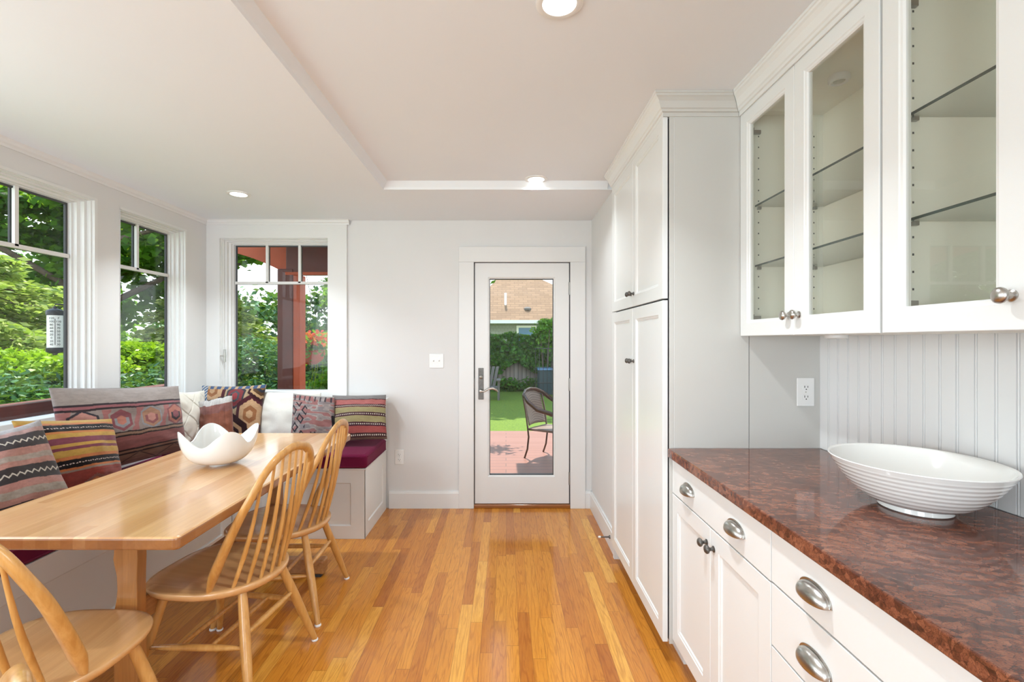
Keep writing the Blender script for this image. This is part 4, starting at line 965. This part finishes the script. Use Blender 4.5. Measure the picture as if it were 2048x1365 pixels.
def rand_axes(n, size, flat=0.3, aspect=.6):
    d = RNG.normal(size=(n, 3)); d[:, 2] *= flat; d /= np.linalg.norm(d, axis=1)[:, None]; e = RNG.normal(size=(n, 3)); e -= d * (e * d).sum(1)[:, None]; e /= np.linalg.norm(e, axis=1)[:, None]
    s = size * RNG.uniform(.6, 1.3, n)[:, None]; return d * s, e * s * aspect
def clumps(blobs, n, size, nclump, spread):
    """leaf centres clustered round sub-clumps inside ellipsoids"""
    cs = []
    tot = sum(b[1][0] * b[1][1] * b[1][2] for b in blobs) 
    for c, r in blobs:
        k = max(3, int(nclump * (r[0] * r[1] * r[2]) / tot)); d = RNG.normal(size=(k, 3)); d /= np.linalg.norm(d, axis=1)[:, None]; rr = RNG.uniform(.25, 1, k)[:, None] ** .5
        cs.append(np.array(c) + d * rr * np.array(r))
    cs = np.concatenate(cs); i = RNG.integers(0, len(cs), n); return cs[i] + RNG.normal(size=(n, 3)) * spread * np.array([1, 1, .45])
def bush(name, label, cat, blobs, n, size, mat, nclump=60, spread=.12, trunk=None, group=None, flat=.5, aspect=.6, z0=ZL):
    c0 = blobs[0][0]; base = Vector((trunk[0][0], trunk[0][1], z0)) if trunk else Vector((c0[0], c0[1], z0))
    t = empty(name, base, label, cat, group); cen = clumps(blobs, n, size, nclump, spread); cen[:, 2] = np.maximum(cen[:, 2], z0 + .02)
    a, b = rand_axes(n, size, flat, aspect); quads_mesh('foliage', cen, a, b, M[mat], t, base)
    tk = MB()
    if trunk:
        for path, r in zip(trunk[1:], [.16, .07, .07, .06, .06, .05, .05]): tk.tube(path, [r, r * .7, r * .35][:len(path)] if len(path) <= 3 else [r] * len(path), 8)
    else:
        for k in range(5):
            q_ = RNG.normal(size=3) * .25; tk.tube([(base.x + q_[0] * .2, base.y + q_[1] * .2, z0), (c0[0] + q_[0], c0[1] + q_[1], c0[2])], [.03, .012], 6)
    P(tk, 'branches', M['bark'], t); return t
def conifer(name, label, base, h, rad, nb, mat, group=None, per=260, size=.035, droop=.25, z1=.3):
    t = empty(name, base, label, 'tree', group); cen = []; A = []; B = []; tk = MB().tube([base, (base[0], base[1], base[2] + h)], [.12, .02], 8)
    for k in range(nb):
        f = (k + RNG.random()) / nb; z = base[2] + z1 + (h - z1) * f; L = rad * (1 - f) ** .75 * RNG.uniform(.75, 1.1) + .1; az = RNG.uniform(0, 2 * PI); d = np.array([math.cos(az), math.sin(az)]); sd = np.array([-d[1], d[0]])
        m = int(per * (.35 + L / rad)); s = RNG.random(m) ** .6; w = RNG.normal(size=m) * .17 * L * (1.05 - s * .6)
        zz = z + .22 * L * s - droop * L * s ** 2 - np.abs(w) * .25 + RNG.normal(size=m) * .025
        xy = np.array(base[:2]) + d * (s * L)[:, None] + sd * w[:, None]; cen.append(np.column_stack([xy, zz]))
        dd = d * 1.0 + sd * (np.sign(w) * .8)[:, None]; dd = np.column_stack([dd + RNG.normal(size=(m, 2)) * .35, RNG.normal(size=m) * .25 - .1]); dd /= np.linalg.norm(dd, axis=1)[:, None]
        e_ = np.cross(dd, RNG.normal(size=(m, 3))); e_ /= np.linalg.norm(e_, axis=1)[:, None]; ss = size * RNG.uniform(.7, 1.4, m)[:, None]; A.append(dd * ss); B.append(e_ * ss * .38)
        tk.tube([(base[0], base[1], z), (base[0] + d[0] * L * .5, base[1] + d[1] * L * .5, z + .06 * L), (base[0] + d[0] * L * .9, base[1] + d[1] * L * .9, z)], [.02, .012, .004], 5)
    quads_mesh('foliage', np.concatenate(cen), np.concatenate(A), np.concatenate(B), M[mat], t, base); P(tk, 'trunk', M['bark'], t); return t

# left garden
conifer('spruce_tree', 'bright drooping spruce tree filling the left window', (-6.6, 5.4, ZL), 3.1, 2.5, 110, 'spruce', per=380, size=.05, z1=.7)
conifer('spruce_tree', 'pale spruce tree seen through the left half of the back window', (-6.1, 9.6, ZL), 2.95, 2.1, 90, 'spruce', per=330, size=.05, z1=.8)
mt = [(-8.2, 9.6), [(-8.2, 9.6, ZL), (-8.1, 9.4, 2.0), (-7.6, 9.4, 4.0)], [(-8.1, 9, 2.0), (-6.8, 8.2, 3.1), (-5.6, 8.2, 3.4)], [(-8.1, 9, 1.8), (-7.0, 9.8, 2.7), (-5.2, 9.8, 3.0)], [(-8.1, 9, 2.3), (-9.5, 8, 3.5)]]
bush('maple_tree', 'broad green maple tree hanging over the garden behind the windows', 'tree', [((-7.6, 10.0, 4.1), (2.4, 2.2, 1.4)), ((-5.6, 9.2, 3.6), (1.8, 1.6, .8)), ((-9.4, 9.4, 4.2), (1.6, 1.6, 1.2)), ((-8.6, 10.0, 2.6), (1.4, 1.4, 1.0))], 24000, .085, 'maple', 330, .20, mt, flat=.35, aspect=.7)
bush('maple_tree', 'maple tree at the top of the left window, behind the bright spruce', 'tree', [((-10.5, 8.2, 4.0), (1.6, 1.6, .9)), ((-10.0, 9.6, 5.0), (1.6, 1.6, 1.0))], 9000, .085, 'maple', 120, .16, [(-11, 8.8), [(-11, 8.8, ZL), (-10.8, 8.8, 2.0), (-10.4, 8.8, 4.2)], [(-10.8, 8.8, 2.4), (-10.2, 8.2, 3.4), (-9.6, 7.6, 4.0)]], flat=.35, aspect=.7)
bush('distant_tree', 'dense green tree far behind the left garden', 'tree', [((-13, 12, 2.2), (3.0, 3.0, 2.0)), ((-15, 8, 2.4), (2.6, 3, 2.2))], 16000, .13, 'shrub', 200, .35, [(-13, 12), [(-13, 12, ZL), (-13, 12, 3)]], flat=.5)
bush('distant_tree', 'dark green tree far behind the back window garden', 'tree', [((-9.0, 17, 1.6), (3.2, 2.0, 1.7)), ((-4.6, 18.5, 2.6), (2.4, 1.6, 2.4))], 15000, .13, 'juniper', 180, .35, [(-9, 17), [(-9, 17, ZL), (-9, 17, 2)]], flat=.5)
q = pt(50, 725, Y=3.9); bush('lime_shrub', 'bright yellow-green shrub strip low in the left window', 'shrub', [((q.x, q.y, 1.15), (.7, .6, .11)), ((q.x - .8, q.y + .5, 1.15), (.6, .6, .11))], 9000, .026, 'lime', 110, .05)
q = pt(285, 705, Y=6.3); bush('lime_shrub', 'round bright yellow-green shrub in the narrow window', 'shrub', [((q.x, q.y, 1.16), (.5, .45, .20))], 6500, .032, 'lime', 80, .06)
q = pt(60, 765, Y=3.55); bush('juniper_shrub', 'blue-green juniper below the lime shrub, left window', 'shrub', [((q.x, q.y, .90), (.5, .7, .24)), ((q.x - .5, q.y - .5, .9), (.5, .5, .22))], 9000, .04, 'juniper', 90, .08, aspect=.3)
q = pt(280, 770, Y=5.3); bush('juniper_shrub', 'blue-green juniper below the round lime shrub, narrow window', 'shrub', [((q.x, q.y, .70), (.7, .8, .36))], 7500, .045, 'juniper', 90, .09, aspect=.3)
q = pt(20, 810, Y=3.15); bush('leafy_shrub', 'low mid-green leafy shrub at the foot of the left window', 'shrub', [((q.x, q.y, .62), (.42, .75, .36))], 9000, .032, 'shrub', 90, .08)
q = pt(285, 815, Y=4.6); bush('leafy_shrub', 'low mid-green leafy shrub at the foot of the narrow window', 'shrub', [((q.x, q.y, .46), (.5, .6, .42))], 6000, .04, 'shrub', 80, .09)
q = pt(520, 705, Y=7.0); bush('juniper_shrub', 'dark spreading juniper with bare twigs behind the porch post', 'shrub', [((q.x, q.y, .9), (1.0, .7, .45)), ((q.x - .8, q.y + .4, 1.1), (.8, .6, .35)), ((q.x + .9, q.y, .8), (.6, .5, .5))], 13000, .045, 'juniper', 150, .10, aspect=.35)
q = pt(500, 790, Y=6.2); bush('leafy_shrub', 'low green shrub at the foot of the back window', 'shrub', [((q.x, q.y, .35), (1.1, .5, .38))], 8000, .04, 'shrub', 100, .09)
q = pt(650, 690, Y=6.3); bush('climbing_vine', 'tall leafy green vine right of the hanging flower basket', 'vine', [((q.x + .12, q.y, .7), (.26, .3, .95)), ((q.x + .2, q.y, 1.7), (.2, .2, .4)), ((q.x - .35, q.y + .2, .35), (.3, .3, .5))], 9000, .04, 'shrub', 110, .07)

# hanging basket
hb = pt(622, 700, Y=5.6)
bs = empty('hanging_basket', hb, 'hanging flower basket with red blossoms outside the back window', 'flower basket')
P(MB().lathe([(.06, -.17), (.13, -.12), (.17, -.02), (.175, 0), (.165, 0), (0, -.02)], hb, 'Z', 24), 'basket', M['orange'], bs, smooth=True)
mb = MB()
for a in (0, 2.1, 4.2): mb.tube([(hb.x + .17 * math.cos(a), hb.y + .17 * math.sin(a), hb.z), (hb.x, hb.y, hb.z + .62)], .003, 6)
mb.tube([(hb.x, hb.y, hb.z + .62), (hb.x, hb.y - .3, 2.44)], .003, 6); P(mb, 'hanger', M['black'], bs)
n = 700; cen = np.array(hb) + RNG.normal(size=(n, 3)) * np.array([.10, .10, .06]) + np.array([0, 0, .03]); a, b = rand_axes(n, .03, .8, .7); quads_mesh('leaves', cen, a, b, M['shrub'], bs, hb)
n = 420; cen = np.array(hb) + RNG.normal(size=(n, 3)) * np.array([.12, .11, .045]) + np.array([0, 0, .12]); a, b = rand_axes(n, .024, .9, .9); quads_mesh('blossoms', cen, a, b, M['redflower'], bs, hb)
mb = MB()
for k in range(5):
    x = hb.x + RNG.normal() * .06; mb.tube([(x, hb.y, hb.z - .02), (x + .03, hb.y - .02, hb.z - .2), (x + RNG.normal() * .04, hb.y, hb.z - .45)], [.004, .003, .002], 5)
P(mb, 'trailing_stems', M['lime'], bs)

# thermometer outside left window
tc_ = pt(110, 663, X=-2.70); r = .037; hh = .128
th = empty('outdoor_thermometer', tc_, 'round white-faced thermometer with black caps hanging outside the left window', 'thermometer')
P(MB().lathe([(r, -hh + .03), (r, hh - .03)], tc_, 'Z', 32), 'tube', M['plate'], th, smooth=True)
P(MB().lathe([(r * 1.02, hh - .032), (r * 1.12, hh - .03), (r * 1.14, hh - .006), (r * .9, hh + .002), (.012, hh + .010), (.010, hh + .022), (0, hh + .022)], tc_, 'Z', 32), 'top_cap', M['black'], th, smooth=True)
P(MB().lathe([(0, -hh - .014), (.010, -hh - .012), (.012, -hh - .004), (r * .9, -hh + .002), (r * 1.1, -hh + .008), (r * 1.12, -hh + .03), (r * 1.0, -hh + .032)], tc_, 'Z', 32), 'bottom_cap', M['black'], th, smooth=True)
P(MB().tube([(tc_.x, tc_.y, tc_.z + hh + .02), (tc_.x, tc_.y, tc_.z + hh + .035), (XL - TH + .005, tc_.y + .10, tc_.z + hh + .035)], .004, 8), 'bracket', M['black'], th)
vdir = (Vector((0, 0, CAMZ)) - tc_); vdir.z = 0; vdir.normalize(); rgt = Vector((0, 0, 1)).cross(vdir)
fc = tc_ + vdir * (r * 1.0 + .0005)
P(MB().tube([fc - Vector((0, 0, .08)), fc + Vector((0, 0, .075))], .0016, 6), 'red_line', M['black'], th)
def text_part(s, pos, size, parent):
    cu = bpy.data.curves.new('numeral', 'FONT'); cu.body = s; cu.size = size; cu.align_x = 'CENTER'; cu.align_y = 'CENTER'; cu.extrude = .0003
    to = bpy.data.objects.new('numeral', cu); COL.objects.link(to); dg = bpy.context.evaluated_depsgraph_get(); me = bpy.data.meshes.new_from_object(to.evaluated_get(dg)); bpy.data.objects.remove(to)
    d = (pos - tc_); d.z = 0; d.normalize(); rg = Vector((0, 0, 1)).cross(d)
    me.transform(Matrix((( rg.x, 0, d.x, 0), (rg.y, 0, d.y, 0), (0, 1, 0, 0), (0, 0, 0, 1)))); o = bpy.data.objects.new('numeral', me); COL.objects.link(o); me.materials.clear(); me.materials.append(M['black']); o.parent = parent; o.location = pos - tc_
for col_, nums in ((-1, ['120', '100', '80', '60', '40', '20', '0', '20', '40']), (1, ['F', '110', '90', '70', '50', '30', '10', '10', '30'])):
    for k, s in enumerate(nums):
        ang = col_ * .42; d = vdir * math.cos(ang) + rgt * math.sin(ang); text_part(s, tc_ + d * (r + .0006) + Vector((0, 0, .078 - k * .0195)), .017, th)

# ------------------------------------------------------------------ patio chair on the deck
pc = empty('patio_chair', (.52, 6.2, ZD), 'brown woven patio armchair with curved tube frame standing on the deck', 'chair')
bl_ = Vector((.24, 6.15, ZD)); br_ = Vector((.51, 6.50, ZD)); lat = (br_ - bl_).normalized(); fw = Vector((lat.y, -lat.x, 0))       # facing right and towards camera
def pcp(f, l, z): return bl_ + lat * l + fw * f + Vector((0, 0, z))
Wd = (br_ - bl_).length
# back hoop and arms: one continuous tube
hoopc = [pcp(.50, -.05, .60), pcp(.40, -.06, .625), pcp(.24, -.06, .65), pcp(.08, -.045, .74), pcp(-.02, .0, .82), pcp(-.06, .10, .862), pcp(-.07, Wd / 2, .875), pcp(-.06, Wd - .10, .862), pcp(-.02, Wd, .82), pcp(.08, Wd + .045, .74), pcp(.24, Wd + .06, .65), pcp(.40, Wd + .06, .625), pcp(.50, Wd + .05, .60)]
P(MB().tube(hoopc, .019, 12, flat=(1.5, .8, (0, 0, 1))), 'arm_hoop', M['bronze'], pc, smooth=True)
for l, s in ((0, -1), (Wd, 1)):
    P(MB().tube([pcp(.0, l, 0), pcp(.045, l, .12), pcp(.065, l, .28), pcp(.05, l, .40), pcp(.02, l, .60), pcp(-.03, l, .82)], .012, 10), 'rear_leg', M['bronze'], pc, smooth=True)
    P(MB().tube([pcp(.52, l + s * .02, 0), pcp(.47, l + s * .02, .20), pcp(.46, l + s * .03, .40), pcp(.48, l + s * .05, .61)], .012, 10), 'front_leg', M['bronze'], pc, smooth=True)
mb = MB(); nn = 12; vs = []
for i in range(nn + 1):
    for j in range(nn + 1):
        l = Wd * (.06 + .88 * i / nn); z = .42 + (.43 - .0 ) * j / nn; cv = -.05 * math.sin(PI * i / nn); zt = z - .06 * abs(2 * i / nn - 1) ** 3 * (j / nn); vs.append(pcp(.05 - .09 * j / nn + cv, l, zt))
mb.add(vs, [(i * (nn + 1) + j, (i + 1) * (nn + 1) + j, (i + 1) * (nn + 1) + j + 1, i * (nn + 1) + j + 1) for i in range(nn) for j in range(nn)]); P(mb, 'woven_back', M['weave'], pc, solid=.012, smooth=True)
sp_ = [pcp(.04, .02, .375), pcp(.04, Wd - .02, .375), pcp(.46, Wd, .385), pcp(.46, .0, .385)]
P(MB().add([p + Vector((0, 0, -.015)) for p in sp_] + [p + Vector((0, 0, .015)) for p in sp_], [(0, 1, 2, 3), (4, 7, 6, 5), (0, 4, 5, 1), (1, 5, 6, 2), (2, 6, 7, 3), (3, 7, 4, 0)]) or None, 'woven_seat', M['weave'], pc) if False else None
sm = MB(); sm.add([p + Vector((0, 0, -.015)) for p in sp_] + [p + Vector((0, 0, .015)) for p in sp_], [(0, 1, 2, 3), (4, 7, 6, 5), (0, 4, 5, 1), (1, 5, 6, 2), (2, 6, 7, 3), (3, 7, 4, 0)])
P(sm, 'woven_seat', M['weave'], pc, bevel=.008)

# ------------------------------------------------------------------ fence, ivy, neighbour house
fe = empty('board_fence', (0, 16.5, ZL), 'weathered grey board fence beneath the ivy across the lawn', 'fence')
P(MB().box(-9, 10, 16.5, 16.56, ZL, 1.35), 'boards', M['fence'], fe)
n = 20000; zz = RNG.uniform(.05, 1.62, n); xx = RNG.uniform(-6, 7, n)
low = .02 + .25 * np.sin(xx * 1.3 + 1) + .12 * np.sin(xx * 4.1); keep = zz > low + .2; xx, zz = xx[keep], zz[keep]; n = len(xx)
iv = empty('ivy_hedge', (0, 16.4, ZL), 'thick dark green ivy covering the top of the garden fence', 'hedge')
cen = np.column_stack([xx, 16.38 - RNG.random(n) * .28 * (.4 + .6 * np.sin(xx * 3 + zz * 4) ** 2), zz + .05 * np.sin(xx * 6)]); a, b = rand_axes(n, .075, .8, .8); quads_mesh('foliage', cen, a, b, M['ivy'], iv, (0, 16.4, ZL))
bush('leafy_shrub', 'small green shrub rising above the ivy beside the house window', 'shrub', [((1.35, 16.2, 1.75), (.3, .25, .45)), ((1.6, 16.2, 1.3), (.5, .25, .5))], 2600, .07, 'shrub', 40, .12)
bush('leafy_shrub', 'low row of dark plants at the foot of the fence', 'shrub', [((-.5, 16.0, -.12), (1.4, .25, .22)), ((1.6, 16.0, -.12), (1.4, .25, .22))], 4500, .06, 'ivy', 60, .12)
bush('shade_tree', 'leafy branch high at the door glass, upper left', 'tree', [((-.36, 7.6, 2.52), (.34, .35, .14)), ((-1.6, 8.0, 3.1), (1.0, .9, .5)), ((-2.6, 8.6, 3.7), (1.4, 1.2, .8))], 3600, .06, 'maple', 60, .12, [(-3.6, 9.4), [(-3.6, 9.4, ZL), (-3.2, 9.0, 2.2), (-2.2, 8.4, 3.5)], [(-2.9, 8.8, 2.8), (-1.4, 8.0, 3.0), (-.3, 7.6, 2.6)]])
bush('shade_tree', 'tree outside the frame shading the far lawn beyond the deck', 'tree', [((1.0, 16.2, 6.4), (6.0, 2.3, .7))], 15000, .26, 'maple', 140, .5, [(7.6, 15.2), [(7.6, 15.2, ZL), (7.3, 15.2, 3.0), (5.2, 15.4, 6.0)]])
hs = empty('neighbour_house', (2, 26, ZL), 'grey shingled house with tan hip roof behind the garden fence', 'house')
P(MB().box(-2.3, 6.6, 26.4, 34, ZL, 2.5), 'wall', M['siding'], hs)
E = [pt(915, 641, Y=26), pt(1266, 641, Y=26)]; Rr = [pt(1008, 543, Y=30), pt(1048, 543, Y=30)]
zb = E[0].z
mb = MB(); mb.add([(E[0].x, 26, zb), (E[1].x, 26, zb), (Rr[1].x, 30, Rr[1].z), (Rr[0].x, 30, Rr[0].z), (E[0].x, 34, zb), (E[1].x, 34, zb)], [(0, 1, 2, 3), (1, 5, 2), (5, 4, 3, 2), (4, 0, 3), (0, 4, 5, 1)]); P(mb, 'roof', M['roof'], hs)
P(MB().box(E[0].x - .05, E[1].x + .05, 25.86, 26.02, zb - .16, zb + .02), 'gutter', M['plate'], hs)
a = pt(1033, 651, Y=26.3); b = pt(1073, 676, Y=26.3)
wf = P(MB().rings(lambda p, q_, d: (p, 26.38 + d, q_), (a.x, b.x, b.z - .5, a.z), [(0, .02), (0, -.04), (.12, -.04), (.12, .0)]), 'window_frame', M['plate'], hs)
P(MB().box(a.x + .1, b.x - .1, 26.37, 26.39, b.z - .4, a.z - .1), 'pane', M['bluewin'], wf)
v1 = pt(1011, 612, Y=27.2); P(MB().tube([(v1.x, 27.2, v1.z - .05), (v1.x, 27.2, v1.z + .75)], .07, 12), 'vent_pipe', M['plate'], hs)
v2 = pt(1055, 619, Y=26.9); P(MB().lathe([(.22, -.05), (.22, .06), (.12, .14), (0, .15)], v2, 'Z', 16), 'roof_vent', M['greytimber'], hs)
# black metal frame and bin at the right of the lawn
fr_ = empty('garden_gate', (1.7, 15.4, ZL), 'tall black metal frame standing on the far right of the lawn', 'gate'); mb = MB()
a = pt(1071, 697, Y=14.5); x0 = a.x; 
for k in range(9): mb.tube([(x0 + k * .12, 14.5, ZL), (x0 + k * .12, 14.5, a.z)], .010, 6)
mb.tube([(x0, 14.5, a.z), (x0 + 1.1, 14.5, a.z)], .014, 6); mb.tube([(x0, 14.5, ZL + .4), (x0 + 1.1, 14.5, ZL + .4)], .014, 6); P(mb, 'bars', M['black'], fr_)
a = pt(1076, 737, Y=15.2); bn = empty('storage_bin', (a.x + .5, 15.2, ZL), 'dark teal storage bin behind the black metal frame', 'bin')
P(MB().box(a.x, a.x + 1.1, 14.9, 15.6, ZL, a.z - .04), 'bin_body', M['bin'], bn, bevel=.02); P(MB().box(a.x - .03, a.x + 1.13, 14.87, 15.63, a.z - .04, a.z + .02), 'lid', M['bluewin'], bn, bevel=.01)
# slatted garden chair at the left edge of the door glass
a = pt(984, 788, Y=14.0); gc = empty('garden_chair', (a.x, 14.0, ZL), 'grey slatted garden chair partly hidden at the left of the door glass', 'chair')
for k in range(4): P(MB().beam((a.x - .28 + k * .11, 14.0, ZL + .35), (a.x - .20 + k * .12, 14.25, ZL + .92), .09, .02), 'back_slat', M['greytimber'], gc)
P(MB().box(a.x - .3, a.x + .2, 13.5, 14.05, ZL + .33, ZL + .36), 'seat', M['greytimber'], gc)
P(MB().box(a.x + .14, a.x + .26, 13.4, 14.1, ZL + .55, ZL + .58), 'armrest', M['greytimber'], gc)
for dx, dy in ((-.28, 13.5), (.2, 13.5), (-.28, 14.05), (.2, 14.05)): P(MB().box(a.x + dx - .03, a.x + dx + .03, dy - .03, dy + .03, ZL, ZL + (.56 if dx > 0 else .34)), 'leg', M['greytimber'], gc)
